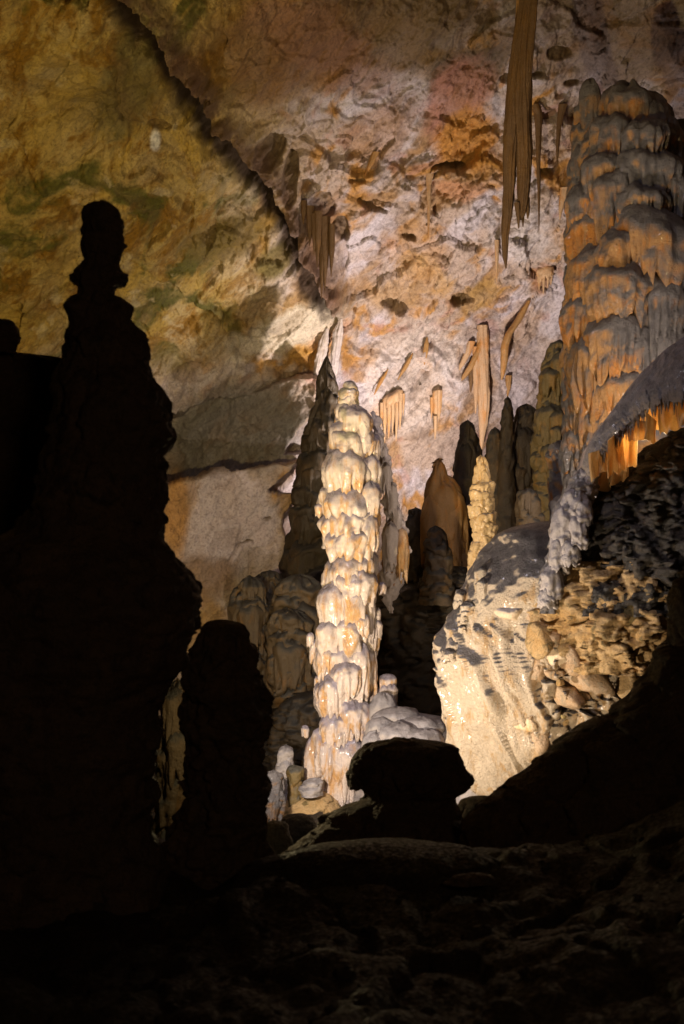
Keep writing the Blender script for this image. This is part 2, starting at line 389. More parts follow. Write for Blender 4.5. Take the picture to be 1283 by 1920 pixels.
def build_wall():
    px = np.concatenate([np.linspace(-900, -60, 60), np.linspace(-60, 1345, 640)[1:], np.linspace(1345, 2200, 60)[1:]])
    py = np.concatenate([np.linspace(-900, -60, 60), np.linspace(-60, 1180, 580)[1:], np.linspace(1180, 1800, 40)[1:]])
    gx = np.array([-900, -100, 200, 500, 800, 1100, 1400, 2200.])
    gy = np.array([-900, 0, 300, 650, 800, 1100, 1800.])
    G = np.array([[5, 7, 8, 9, 10, 10, 9, 6],
                  [9, 13, 13.5, 15, 16, 17, 16.5, 9],
                  [9, 14.5, 15.2, 17, 18, 18.6, 18, 9],
                  [9, 16.5, 17.3, 19.0, 20, 20.6, 20, 10],
                  [9, 16.5, 17.5, 19.3, 20.5, 21.4, 21, 10],
                  [9, 16, 17.5, 19.3, 21, 22, 21, 10],
                  [8, 13, 14, 16, 18, 18, 16, 8.]])
    def cub(x, xp, fp):                           # smooth interpolation along axis 0
        i = np.clip(np.searchsorted(xp, x) - 1, 0, len(xp) - 2)
        t = ((x - xp[i]) / (xp[i + 1] - xp[i])); t = .5 * t + .5 * t * t * (3 - 2 * t)
        return fp[i] * (1 - t)[:, None] + fp[i + 1] * t[:, None]
    D = cub(py, gy, G); D = cub(px, gx, D.T).T
    PX, PY = np.meshgrid(px, py); shp = PX.shape
    x = PX.ravel(); y = PY.ravel(); Y = D.ravel()
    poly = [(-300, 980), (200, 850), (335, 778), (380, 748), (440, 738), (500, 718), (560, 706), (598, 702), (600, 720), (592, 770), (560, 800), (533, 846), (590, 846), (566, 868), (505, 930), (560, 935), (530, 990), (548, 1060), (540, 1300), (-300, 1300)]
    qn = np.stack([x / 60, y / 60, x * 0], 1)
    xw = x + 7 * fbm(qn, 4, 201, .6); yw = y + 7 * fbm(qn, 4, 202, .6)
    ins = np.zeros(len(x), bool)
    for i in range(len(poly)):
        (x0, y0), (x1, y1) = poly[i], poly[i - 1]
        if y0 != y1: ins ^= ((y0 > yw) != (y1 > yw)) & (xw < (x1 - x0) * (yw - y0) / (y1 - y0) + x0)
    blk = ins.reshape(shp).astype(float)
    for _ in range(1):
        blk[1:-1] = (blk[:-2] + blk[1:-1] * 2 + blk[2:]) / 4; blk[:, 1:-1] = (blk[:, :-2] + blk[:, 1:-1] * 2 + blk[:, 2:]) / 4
    blk = blk.ravel(); Yb = np.interp(x, [200, 330, 600], [19.2, 19.5, 18.5])
    lw = sst(-5, 5, yw - np.interp(xw, [300, 350, 430, 500, 560], [912, 905, 892, 882, 868]))
    Yb = Yb * (1 - lw) + np.interp(x, [200, 330, 600], [17.0, 17.2, 17.75]) * lw
    Y = Y * (1 - blk) + Yb * blk
    s = Y / F
    P = np.stack([(x - W2) * s, Y, (H2 - y) * s], 1)
    u = np.array([.72, 0, .69]); w = np.array([-.69, 0, .72])
    A = np.stack([P @ u, P @ w], 1)
    warp = np.stack([fbm(P * .9, 3, 11), fbm(P * .9, 3, 12), fbm(P * .9, 3, 13)], 1)
    big = fbm(P * .42, 4, 21)
    st1 = fbm(np.stack([A[:, 0] * .55, A[:, 1] * 2.2, P[:, 1] * .2], 1) + warp * .5, 5, 31, .58)
    st2 = ridge(np.stack([A[:, 0] * 1.6, A[:, 1] * 5.0, P[:, 1] * .3], 1) + warp * .9, 4, 41)
    fh1, fe1, fr1 = facets(P * 1.05 * np.array([1, .3, 1.2]) + warp * .55, 3)
    fh2, fe2, fr2 = facets(np.stack([A[:, 0] * 2.2, P[:, 1] * .6, A[:, 1] * 3.6], 1) + warp * .8, 5)
    fh3, fe3, fr3 = facets(P * np.array([6.0, 1.5, 7.5]) + warp * 2.0, 6)
    chip = sst(-.1, .45, fbm(P * .35, 3, 51) + .9 * np.exp(-(((x - 800) / 330) ** 2 + ((y - 400) / 260) ** 2)) - .25)
    chip = np.maximum(chip, .4)
    low = sst(690, 760, y) * sst(340, 420, x) * (1 - sst(560, 640, x))         # smoother lower wall
    low = np.maximum(low, blk); smooth = 1 - .75 * low
    d = .42 * big + .13 * st1 * smooth + .07 * st2 * smooth + .15 * fh1 * smooth + (.045 + .05 * chip) * fh2 * smooth + (.018 + .05 * chip) * fh3 * smooth
    d -= .012 * np.exp(-(fe2 / .05) ** 2) * chip
    d += .06 * fbm(P * 6.0, 5, 61, .65)
    # colour
    def C3(*c): return np.array(c)[None, :]
    def mx(c, f, k): f = np.clip(f, 0, 1)[:, None]; return c * (1 - f) + k * f
    c = np.repeat(C3(.45, .34, .28), len(P), 0)
    c = mx(c, sst(-.1, .3, fbm(P * 1.3 + warp * .4, 4, 71)), C3(.57, .50, .53))
    c = mx(c, sst(.0, .38, fbm(np.stack([A[:, 0] * .6, A[:, 1] * 2.0, P[:, 1] * .3], 1) + warp * .8, 5, 73)) * .9, C3(.36, .20, .08))
    c = mx(c, sst(.12, .42, fbm(P * 1.7 + warp, 5, 75)) * .9, C3(.47, .22, .035))
    c = mx(c, sst(.2, .5, fbm(P * 2.6 + warp, 4, 77)) * .6, C3(.42, .22, .17))
    left = 1 - sst(380, 640, x + .35 * (300 - y) * 0 + 60 * fbm(P * .6, 2, 5))
    left = left * (1 - .75 * sst(600, 740, y))
    ol = fbm(np.stack([A[:, 0] * .9, A[:, 1] * 2.2, P[:, 1] * .3], 1) * 1.25 + warp * .5, 7, 79, .74)
    c = mx(c, left * .85, C3(.44, .30, .06))
    c = mx(c, left * sst(-.08, .26, ol) * .97, C3(.24, .115, .004))
    c = mx(c, left * sst(.05, .35, fbm(P * .9 + warp * .4, 6, 83, .65)) * .9, C3(.08, .08, .006))
    c = mx(c, left * sst(.22, .45, fbm(P * np.array([2.6, 1, 3.6]) + warp * .5, 5, 85, .65)) * .7, C3(.56, .44, .24))
    def patch(cx, cy, rx, ry, ang, col, k, rag=.9):
        nonlocal c
        ca, sa = math.cos(math.radians(ang)), math.sin(math.radians(ang))
        dx, dy = x - cx, -(y - cy)
        X = (dx * ca + dy * sa) / rx; Yy = (-dx * sa + dy * ca) / ry
        q = np.sqrt(X * X + Yy * Yy) + rag * .6 * ol + rag * .3 * warp[:, 0]
        c = mx(c, (1 - sst(.6, 1.15, q)) * k, C3(*col))
    patch(760, 60, 250, 110, 10, (.12, .07, .022), .85)           # dim olive brown roof at the top
    patch(540, 90, 170, 110, 0, (.20, .095, .035), .8)
    patch(880, 130, 90, 40, 20, (.05, .035, .02), .8)
    patch(860, 190, 60, 90, -30, (.42, .19, .14), .8)             # pink stain
    patch(880, 265, 60, 75, -30, (.50, .22, .035), .95)             # orange stain
    patch(860, 360, 55, 22, 5, (.50, .25, .13), .8)
    patch(1120, 60, 190, 120, 10, (.20, .145, .12), .75)
    patch(250, 130, 60, 160, -10, (.10, .09, .03), .7)
    patch(420, 440, 110, 40, 15, (.17, .11, .02), .8)
    patch(290, 180, 170, 55, 10, (.16, .10, .02), .5)
    patch(520, 480, 60, 30, 25, (.16, .12, .02), .9)
    patch(790, 470, 60, 60, 20, (.50, .27, .10), .5)
    patch(800, 520, 40, 60, 60, (.45, .25, .06), .6)
    patch(900, 560, 60, 35, 30, (.42, .24, .06), .8)
    patch(620, 620, 45, 25, 20, (.5, .25, .12), .6)
    patch(1020, 520, 20, 35, -20, (.38, .18, .10), .7)
    patch(980, 440, 60, 60, 0, (.60, .54, .54), .7)
    patch(780, 700, 130, 90, 20, (.66, .57, .53), .6)
    patch(1000, 700, 90, 120, 40, (.56, .47, .46), .5)
    patch(540, 610, 130, 40, 18, (.64, .56, .44), .8)
    patch(700, 250, 80, 60, 30, (.36, .19, .09), .6); patch(700, 160, 60, 40, 0, (.40, .33, .36), .5); patch(980, 620, 60, 40, 60, (.44, .25, .08), .5); patch(740, 560, 50, 30, 0, (.46, .27, .10), .6)
    patch(440, 810, 170, 110, 20, (.20, .18, .155), .9, .4)  # grey tint puts the wall block's shade into its colour
    patch(440, 980, 110, 110, 0, (.52, .43, .42), .8)
    patch(292, 262, 12, 22, 0, (.7, .66, .62), .9, .3)
    patch(330, 960, 28, 70, 0, (.45, .22, .05), .85)
    patch(390, 1075, 60, 45, 0, (.24, .14, .07), .8)
    patch(600, 440, 30, 110, -25, (.34, .18, .08), .8)
    patch(610, 90, 200, 60, -35, (.30, .15, .10), .4)
    # hollows with a sharp upper lip
    hn = fbm(P * 2.2, 3, 99)
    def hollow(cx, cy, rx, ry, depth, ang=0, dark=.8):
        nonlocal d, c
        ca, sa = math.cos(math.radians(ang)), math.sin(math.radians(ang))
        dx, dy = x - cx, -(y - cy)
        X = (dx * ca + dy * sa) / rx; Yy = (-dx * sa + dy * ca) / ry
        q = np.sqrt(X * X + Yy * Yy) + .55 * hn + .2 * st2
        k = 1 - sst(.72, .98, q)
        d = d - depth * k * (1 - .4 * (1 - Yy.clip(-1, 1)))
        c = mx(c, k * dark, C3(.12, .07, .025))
    hollow(738, 578, 28, 12, .35, -20); hollow(868, 568, 34, 18, .45, 5); hollow(848, 320, 40, 8, .5, 0)
    hollow(765, 450, 20, 10, .25, -20); hollow(1025, 328, 16, 9, .3); hollow(640, 430, 22, 30, .3, 0)
    hollow(508, 270, 30, 42, .4, -15, .7); hollow(545, 330, 16, 60, .35, -5, .8); hollow(600, 385, 30, 28, .25, 0, .5)
    hollow(1000, 140, 24, 8, .25); hollow(1050, 100, 30, 14, .25, 0, .7); hollow(1075, 160, 20, 10, .25); hollow(455, 1027, 22, 3, .15, 8)
    hollow(400, 900, 50, 7, .2, -5, .5); hollow(670, 335, 20, 8, .2); hollow(700, 385, 40, 8, .25, -20, .8); hollow(300, 235, 30, 12, .2, 0, .6)
    hollow(955, 150, 20, 10, .2); hollow(500, 985, 12, 3, .1)
    # vertical / diagonal dark cracks in the chipped zone
    crack = np.exp(-(fe1 / .03) ** 2) * sst(.1, .5, chip) * sst(0, .3, fbm(P * 3, 3, 97))
    c = mx(c, crack * .25, C3(.05, .03, .015))
    c = mx(c, np.exp(-(fe2 / .045) ** 2) * chip * .12 * sst(-.1, .3, fbm(P * 4, 3, 98)), C3(.09, .05, .02))
    c = mx(c, sst(.1, .5, -fh2) * .25, C3(.2, .11, .05))
    # leaning rib of brown rock that runs down the roof
    poly = np.array([[225, -60], [275, 40], [345, 130], [400, 200], [450, 262], [510, 355], [560, 420], [600, 520], [640, 610]], float)
    best = np.full(len(P), 1e9); side = np.zeros(len(P)); tt = np.zeros(len(P))
    yy = y + 26 * warp[:, 1]; xx = x + 26 * warp[:, 2] + 8 * fbm(P * 3, 3, 91)
    for k in range(len(poly) - 1):
        a, b = poly[k], poly[k + 1]; ab = b - a; L2 = (ab ** 2).sum()
        t = (((xx - a[0]) * ab[0] + (yy - a[1]) * ab[1]) / L2).clip(0, 1)
        qx = xx - (a[0] + t * ab[0]); qy = yy - (a[1] + t * ab[1]); r = np.hypot(qx, qy)
        sd = np.sign(ab[0] * qy - ab[1] * qx)     # + = below left of the rib
        m = r < best; best = np.where(m, r, best); side = np.where(m, sd, side); tt = np.where(m, (k + t) / (len(poly) - 1), tt)
    wd_ = 36 - 14 * tt
    sgn = best * side
    rk = fbm(P * 2.5, 4, 92); end = 1 - sst(.93, 1.0, tt)
    sg = sgn + 16 * fbm(P * 1.1, 3, 93) + 7 * fbm(P * 5, 3, 94)
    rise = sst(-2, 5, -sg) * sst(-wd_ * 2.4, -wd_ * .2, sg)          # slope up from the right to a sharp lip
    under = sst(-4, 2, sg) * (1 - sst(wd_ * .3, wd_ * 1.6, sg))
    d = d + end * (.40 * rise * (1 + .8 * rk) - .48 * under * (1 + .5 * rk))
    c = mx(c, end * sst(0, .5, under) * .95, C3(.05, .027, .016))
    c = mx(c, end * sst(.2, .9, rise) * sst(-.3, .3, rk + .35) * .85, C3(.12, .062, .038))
    n = np.array([0, -.86, -.5])
    P = P + n * d[:, None]
    WALL['g'] = P.reshape(shp[0], shp[1], 3); WALL['x'] = px; WALL['y'] = py
    # split roof from wall along a line of the grid
    jr = int(np.searchsorted(py, 705)); nc = shp[1]
    for nm, r0, r1 in (('cave_ceiling', 0, jr), ('cave_wall', jr, shp[0] - 1)):
        V = P[r0 * nc:(r1 + 1) * nc]; cc = c[r0 * nc:(r1 + 1) * nc]
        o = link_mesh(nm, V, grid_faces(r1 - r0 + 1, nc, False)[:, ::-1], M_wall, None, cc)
        o['kind'] = 'structure'

build_wall()

# ------------------------------------------------------------ cave floor: rubble ground, then the pit
def build_floor():
    xs = np.concatenate([np.linspace(-9, -2.2, 34), np.linspace(-2.2, 3, 260)[1:], np.linspace(3, 12, 40)[1:]])
    ys = np.concatenate([np.linspace(-6, 2.2, 40), np.linspace(2.2, 8, 240)[1:], np.linspace(8, 24, 90)[1:]])
    X, Yg = np.meshgrid(xs, ys); x = X.ravel(); y = Yg.ravel()
    P = np.stack([x, y, np.zeros_like(x)], 1)
    near = -1.36 + .08 * fbm(P * .7, 3, 5) + .5 * sst(.5, 2.2, x) * (1 - sst(5, 9, y))
    pit = -2.75 + .5 * sst(14, 20, y) + .18 * fbm(P * .8, 3, 9)
    k = sst(5.3, 8.2, y + .4 * fbm(P * .8, 3, 12))
    z = near * (1 - k) + pit * k
    h, e, rn = facets(P * np.array([2.2, 1.6, 1]) + .5 * np.stack([fbm(P * 1.5, 3, 1), fbm(P * 1.5, 3, 2), 0 * x], 1), 4)
    z = z + (.035 + .05 * k) * h - .02 * np.exp(-(e / .08) ** 2) + .09 * fbm(P * 1.8, 4, 14) + .03 * fbm(P * 7, 4, 15)
    h2, e2, _ = facets(P * np.array([7., 5., 1]), 8)
    z = z + .008 * h2
    V = np.stack([x, y, z], 1)
    o = link_mesh('cave_floor', V, grid_faces(len(ys), len(xs), False)[:, ::-1], M_floor); o['kind'] = 'structure'
build_floor()

def loose_stones():
    rs = np.random.RandomState(12); Vs, Qs, k = [], [], 0
    u = np.linspace(0, 2 * np.pi, 8, endpoint=False); p = np.linspace(.05, np.pi - .05, 5)
    U, Pp = np.meshgrid(u, p); D0 = np.stack([(np.sin(Pp) * np.cos(U)).ravel(), (np.sin(Pp) * np.sin(U)).ravel(), np.cos(Pp).ravel()], 1); q0 = grid_faces(5, 8, True)
    fl = bpy.data.objects['cave_floor'].data; co = np.empty(len(fl.vertices) * 3, np.float32); fl.vertices.foreach_get('co', co); co = co.reshape(-1, 3)
    idx = np.where((co[:, 1] > 2.4) & (co[:, 1] < 6) & (np.abs(co[:, 0]) < 2))[0]
    for i in rs.choice(idx, 900):
        r = .006 + .03 * rs.rand() ** 4
        D = D0 * (1 + .25 * rs.randn(len(D0), 1).clip(-1, 1)) * r * np.array([1, .8, .55])
        Vs.append(D + co[i]); Qs.append(q0 + k); k += len(D0)
    o = link_mesh('gravel', np.vstack(Vs), np.vstack(Qs), M_floor); tag(o, 'dark loose grit and small stones scattered over the foreground cave floor', 'gravel'); o['kind'] = 'stuff'
loose_stones()

# ------------------------------------------------------------ main pillar
def main_pillar():
    Y = 13.0
    t = thing('tall_stalagmite', 'tall pale wet tiered stalagmite pillar in the middle, brightly lit from below', 'stalagmite', at(640, 1560, Y))
    rows = [(716, 646, 664), (760, 636, 668), (800, 630, 684), (850, 622, 690), (900, 614, 696), (950, 614, 696), (1000, 618, 694), (1050, 622, 688),
            (1100, 612, 690), (1150, 608, 690), (1200, 612, 690), (1250, 620, 684), (1300, 612, 678), (1350, 610, 682), (1400, 600, 680),
            (1440, 604, 680), (1480, 608, 678), (1520, 607, 684), (1560, 606, 690), (1640, 600, 700)]
    rows_mass('core', rows, Y, M_pillar, t, 1.0, 420, 200, 3, lumps=((.3, .02), (.08, .008)), rings=(.24, .03, .035, 4.5), fold=.02)
    T = [  # px, top, half width, height, dY, flute, tilt
        (656, 714, 14, 24, 0, .05, 0), (653, 726, 19, 26, 0, .05, .1), (652, 738, 22, 26, 0, .05, .2), (650, 752, 25, 36, 0, .06, -.1),
        (668, 762, 31, 62, -.06, .05, -.3), (640, 788, 26, 46, -.04, .06, 0), (676, 792, 32, 60, -.02, .06, -.2), (652, 806, 36, 52, -.06, .07, -.25),
        (696, 812, 20, 56, .05, .08, 0), (652, 836, 45, 100, -.06, .08, 0), (694, 850, 24, 70, .0, .12, -.2), (620, 862, 18, 50, -.06, .08, 0),
        (650, 908, 56, 62, 0, .07, -.05), (694, 904, 22, 62, -.1, .13, 0), (655, 948, 60, 66, 0, .10, 0), (693, 962, 22, 62, -.12, .12, 0),
        (657, 985, 50, 74, -.05, .13, 0), (655, 1034, 50, 74, -.03, .12, .05), (690, 1030, 22, 60, .02, .12, 0),
        (666, 1064, 42, 60, -.1, .08, 0), (620, 1094, 29, 92, -.12, .12, 0), (662, 1096, 30, 80, -.14, .13, -.1), (688, 1110, 18, 74, -.05, .14, 0),
        (618, 1162, 30, 66, -.14, .10, 0), (654, 1158, 30, 64, -.15, .10, -.05), (692, 1156, 22, 72, .02, .10, -.1), (677, 1150, 18, 40, -.18, .08, 0),
        (640, 1200, 52, 84, -.02, .15, 0), (610, 1204, 20, 60, -.12, .12, 0), (672, 1204, 26, 110, -.12, .16, 0), (693, 1206, 18, 110, .0, .16, 0),
        (650, 1236, 34, 60, -.16, .15, 0), (630, 1262, 41, 86, -.12, .12, -.12), (692, 1282, 20, 100, .0, .14, 0), (664, 1308, 34, 78, -.14, .12, -.05),
        (634, 1330, 38, 64, -.12, .10, .12), (622, 1368, 47, 84, -.04, .14, -.1), (660, 1378, 38, 110, -.10, .16, -.1), (590, 1378, 22, 90, -.02, .12, 0),
        (638, 1420, 42, 120, -.03, .15, 0)]
    for i, (px, pt, hw, h, dY, fl, ti) in enumerate(T):
        big = hw > 30
        tier(px, pt, hw * 1.0, h * (1 + .12 * math.sin(i * 2.7)), Y, M_pillar, t, 100 + i * 7, dY - .02, 1.0, (3.2, 2.4, 3.9)[i % 3] if big else 2.4, fl * (1.0, .7, 1.3)[i % 3], (.22, .34, .16)[i % 3], .12, 170 if big else 100, 70 if big else 50, (.62, .48, .55)[i % 3], ti + (-.12, .0, .14)[i % 3], pinch=(.72, .80, .76)[i % 3])
    # side knobs and a lump hanging at the right
    for i, (px, pt, hw, h, dY) in enumerate([(582, 1187, 8, 24, -.05), (590, 1200, 10, 40, -.02), (573, 1360, 8, 22, -.05), (706, 1140, 9, 22, 0), (717, 1092, 8, 20, 0), (704, 1160, 14, 34, 0), (598, 945, 8, 22, -.03), (596, 1268, 7, 20, -.03)]):
        tier(px, pt, hw, h, Y, M_pillar, t, 400 + i * 5, dY, 1.0, 2.0, .08, .3, .12, 60, 32, .4, 0, 'knob')
    for i, (px, pt, hw, h, dY) in enumerate([(727, 1264, 17, 36, 0), (735, 1282, 11, 34, -.06), (722, 1284, 9, 30, -.06), (741, 1290, 6, 22, -.04), (712, 1290, 14, 50, .02)]):
        tier(px, pt, hw, h, Y, M_pillar, t, 450 + i * 5, dY, 1.0, 2.4, .12, .35, .1, 70, 36, .4, 0, 'hanging_lump')
    return t
main_pillar()

# crusty flowstone strip behind the pillar's right flank
def strip():
    Y = 13.7
    t = thing('crusty_flowstone_strip', 'narrow crusty white flowstone strip running down behind the pillar right flank', 'flowstone', at(735, 1080, Y))
    rows_mass('core', [(770, 694, 704), (800, 700, 716), (840, 708, 728), (880, 714, 736), (920, 720, 742), (960, 722, 750), (1000, 728, 764), (1030, 726, 768), (1060, 716, 762), (1095, 714, 752), (1125, 722, 742), (1150, 728, 736)],
              Y, M_white, t, .8, 200, 90, 9, lumps=((.12, .05), (.05, .03), (.02, .008)), facet=((.07, .02),))
    for i, (px, pt, hw, h, dY) in enumerate([(706, 812, 14, 40, -.1), (722, 870, 13, 50, -.1), (734, 905, 12, 60, -.05), (744, 950, 11, 70, -.05), (732, 980, 16, 80, -.1), (752, 990, 14, 80, -.05)]):
        tier(px, pt, hw, h, Y, M_white if i < 5 else M_tan, t, 500 + i * 3, dY, 1, 2.5, .14, .35, .16, 70, 36)
    for i, (px, pt, pb, w) in enumerate([(722, 1040, 1085, 12), (738, 1050, 1100, 12), (752, 1045, 1095, 14), (764, 1030, 1075, 9)]):
        spike('drip', [(px, pt, w), (px, (pt + pb) / 2, w * .9), (px + 1, pb, 1)], Y - .05, M_orange, t, 520 + i)
strip()

# ------------------------------------------------------------ big column on the right
def big_column():
    Y = 14.0
    t = thing('giant_stalagmite', 'huge grey crusted ochre stalagmite column at the right edge, tiered and domed', 'stalagmite', at(1190, 1000, Y))
    rows = [(156, 1158, 1212), (175, 1138, 1232), (200, 1128, 1248), (250, 1108, 1262), (350, 1088, 1290), (450, 1076, 1310), (600, 1068, 1330), (750, 1076, 1340), (900, 1080, 1330), (1050, 1060, 1340)]
    rows_mass('core', rows, Y, M_big, t, .9, 380, 220, 13, lumps=((.5, .09), (.15, .04), (.04, .01)), facet=((.3, .05),), rings=(.42, .05, .04, 5), fold=.04)
    T = [(1180, 160, 50, 130, 0, .12), (1220, 190, 34, 120, -.1, .12), (1150, 215, 42, 110, -.1, .16), (1200, 230, 48, 80, -.22, .16), (1135, 290, 46, 100, -.15, .16),
         (1250, 215, 24, 110, -.1, .14), (1218, 285, 66, 90, -.2, .15), (1150, 320, 40, 110, -.28, .16), (1262, 320, 38, 80, -.28, .16), (1105, 345, 40, 90, -.05, .1), (1205, 350, 52, 70, -.35, .14),
         (1105, 400, 36, 90, -.12, .15), (1215, 392, 82, 140, -.28, .10), (1170, 430, 50, 100, -.40, .14), (1262, 440, 48, 130, -.35, .16), (1118, 462, 46, 110, -.28, .08), (1175, 495, 72, 120, -.38, .09),
         (1235, 510, 50, 150, -.45, .16), (1100, 555, 42, 100, -.25, .12), (1150, 590, 60, 120, -.42, .16), (1200, 600, 54, 160, -.44, .18), (1250, 600, 40, 150, -.5, .16),
         (1115, 630, 46, 130, -.36, .18), (1170, 690, 56, 110, -.42, .15), (1105, 720, 36, 110, -.34, .16), (1130, 770, 48, 90, -.36, .12), (1090, 800, 34, 90, -.3, .12), (1092, 870, 34, 90, -.3, .14), (1075, 930, 40, 90, -.2, .14)]
    for i, (px, pt, hw, h, dY, fl) in enumerate(T):
        tier(px, pt, hw * 1.2, h * 1.0, Y, M_big, t, 600 + i * 7, dY - .12, .95, 4.4 if hw > 40 else 3.4, fl * 1.1, .30, .12, 190, 80, .52, (-.15, .1, 0, .15)[i % 4], pinch=.82)
    t2 = thing('tall_stalagmite', 'slim ochre stalagmite with a blunt tip tucked behind the giant column left shoulder', 'stalagmite', at(1085, 760, 14.5))
    rows_mass('core', [(150, 1096, 1116), (190, 1084, 1126), (280, 1076, 1134), (400, 1068, 1140), (560, 1062, 1150), (760, 1060, 1150), (960, 1050, 1150)], 14.5, M_big, t2, .9, 300, 120, 17,
              lumps=((.3, .03), (.08, .012)), rings=(.3, .05, .045, 5), fold=.03)
    for i, (px, pt, hw, h, dY) in enumerate([(1106, 152, 22, 120, -.05), (1098, 270, 28, 110, -.05), (1086, 600, 28, 100, -.1), (1090, 400, 30, 100, -.1)]):
        tier(px, pt, hw, h, 14.5, M_big, t2, 800 + i * 7, dY, 1, 4, .13, .25, .08, 110, 50)
    t3 = thing('stalagmite', 'pale rounded stalagmite stub cut by the right frame edge beside the giant column', 'stalagmite', at(1276, 330, 14.3))
    rows_mass('core', [(222, 1262, 1290), (250, 1254, 1300), (320, 1250, 1310), (400, 1250, 1330)], 14.3, M_back, t3, .9, 80, 80, 19, lumps=((.1, .02),), rings=(.2, .03, .02, 4))
big_column()

# ------------------------------------------------------------ knobbly columns and stalagmites in the background
def back_col(name, label, rows, Y, mat, seed, rings, tiers=(), nz=240, nth=110, lumps=((.25, .025), (.07, .012)), ratio=.9, facet=()):
    t = thing(name, label, 'stalagmite', at(sum(rows[-1][1:3]) / 2, rows[-1][0], Y))
    rows_mass('core', rows, Y, mat, t, ratio, nz, nth, seed, lumps=lumps, rings=rings, fold=.02, facet=facet)
    for i, (px, pt, hw, h, dY) in enumerate(tiers):
        tier(px, pt, hw, h, Y, mat, t, seed * 31 + i * 5, dY, 1, 3.6, .14, .3, .10, 100, 44)
    return t

back_col('stalagmite', 'knobbly ochre stalagmite column just left of the giant column base', [(636, 1040, 1062), (680, 1024, 1064), (740, 1014, 1066), (800, 1008, 1064), (860, 1004, 1066), (920, 1008, 1068), (1000, 1010, 1070), (1100, 1010, 1070)],
         14.9, M_olive, 23, (.16, .06, .03, 3.5), [(1036, 690, 26, 50, -.1), (1030, 760, 26, 60, -.1), (1036, 830, 26, 60, -.1), (1050, 860, 24, 70, -.25), (1046, 770, 18, 60, -.25), (1044, 800, 14, 30, -.35), (1052, 660, 22, 80, -.1)])
back_col('stalagmite', 'ochre fluted stalagmite stub with a dark flat cap at the foot of the giant column', [(826, 1036, 1062), (850, 1030, 1068), (900, 1034, 1070), (960, 1036, 1080), (1010, 1036, 1090)],
         14.2, M_big, 24, (.3, .04, .04, 4), [(1050, 828, 22, 50, 0), (1058, 880, 24, 60, 0)], 140, 90)
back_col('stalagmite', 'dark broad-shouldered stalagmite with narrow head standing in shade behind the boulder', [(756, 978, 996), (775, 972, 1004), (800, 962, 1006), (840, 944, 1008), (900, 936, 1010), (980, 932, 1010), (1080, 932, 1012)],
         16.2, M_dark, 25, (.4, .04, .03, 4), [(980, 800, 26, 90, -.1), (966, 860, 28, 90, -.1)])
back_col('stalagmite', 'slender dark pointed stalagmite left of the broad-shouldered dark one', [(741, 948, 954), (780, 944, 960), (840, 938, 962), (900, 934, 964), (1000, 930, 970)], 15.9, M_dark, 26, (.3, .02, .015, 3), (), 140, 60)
back_col('stalagmite', 'reddish brown smooth stalagmite behind the small lit spire', [(800, 922, 936), (830, 912, 944), (880, 906, 950), (960, 900, 956), (1060, 896, 960)], 16.0, M_back, 27, (.5, .03, .02, 4), (), 140, 80)
back_col('stalagmite', 'short grey stub stalagmite standing on the boulder crest near the dark ones', [(916, 976, 1004), (932, 972, 1010), (960, 972, 1016), (990, 972, 1020)], 13.6, M_back, 28, (.2, .03, .02, 3), [(990, 917, 17, 40, -.05)], 70, 70)
# fat brown one
bt = back_col('stalagmite', 'fat brown organ-pipe stalagmite with a spindly tip in the middle distance', [(858, 820, 828), (880, 816, 832), (900, 806, 848), (925, 798, 864), (960, 794, 872), (1010, 794, 876), (1060, 798, 878), (1120, 796, 880)],
              15.8, M_orange, 29, (.6, .04, .12, 12), [(832, 897, 36, 150, -.05), (826, 868, 14, 90, -.02), (852, 925, 26, 150, -.1), (812, 930, 24, 120, -.12)], 240, 150)
back_col('stalagmite', 'low knobbly stalagmite in front of the fat brown one', [(985, 810, 824), (1005, 804, 834), (1040, 800, 842), (1090, 796, 846), (1130, 790, 850)], 15.1, M_back, 30, (.15, .04, .02, 3), (), 100, 70)
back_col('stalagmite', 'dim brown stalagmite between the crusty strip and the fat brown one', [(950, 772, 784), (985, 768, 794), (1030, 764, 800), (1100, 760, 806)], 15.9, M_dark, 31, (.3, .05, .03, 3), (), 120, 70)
back_col('stalagmite', 'black outcrop added for the dark shade close behind the golden spire, left of it', [(786, 872, 882), (820, 862, 896), (870, 852, 904), (940, 848, 912), (1060, 846, 918)], 16.1, M_dark, 34, (.4, .04, .03, 4), [(872, 830, 20, 80, -.05), (890, 880, 22, 80, -.05)], 140, 80)  # added dark body, stands in for the shaded recess behind the spire
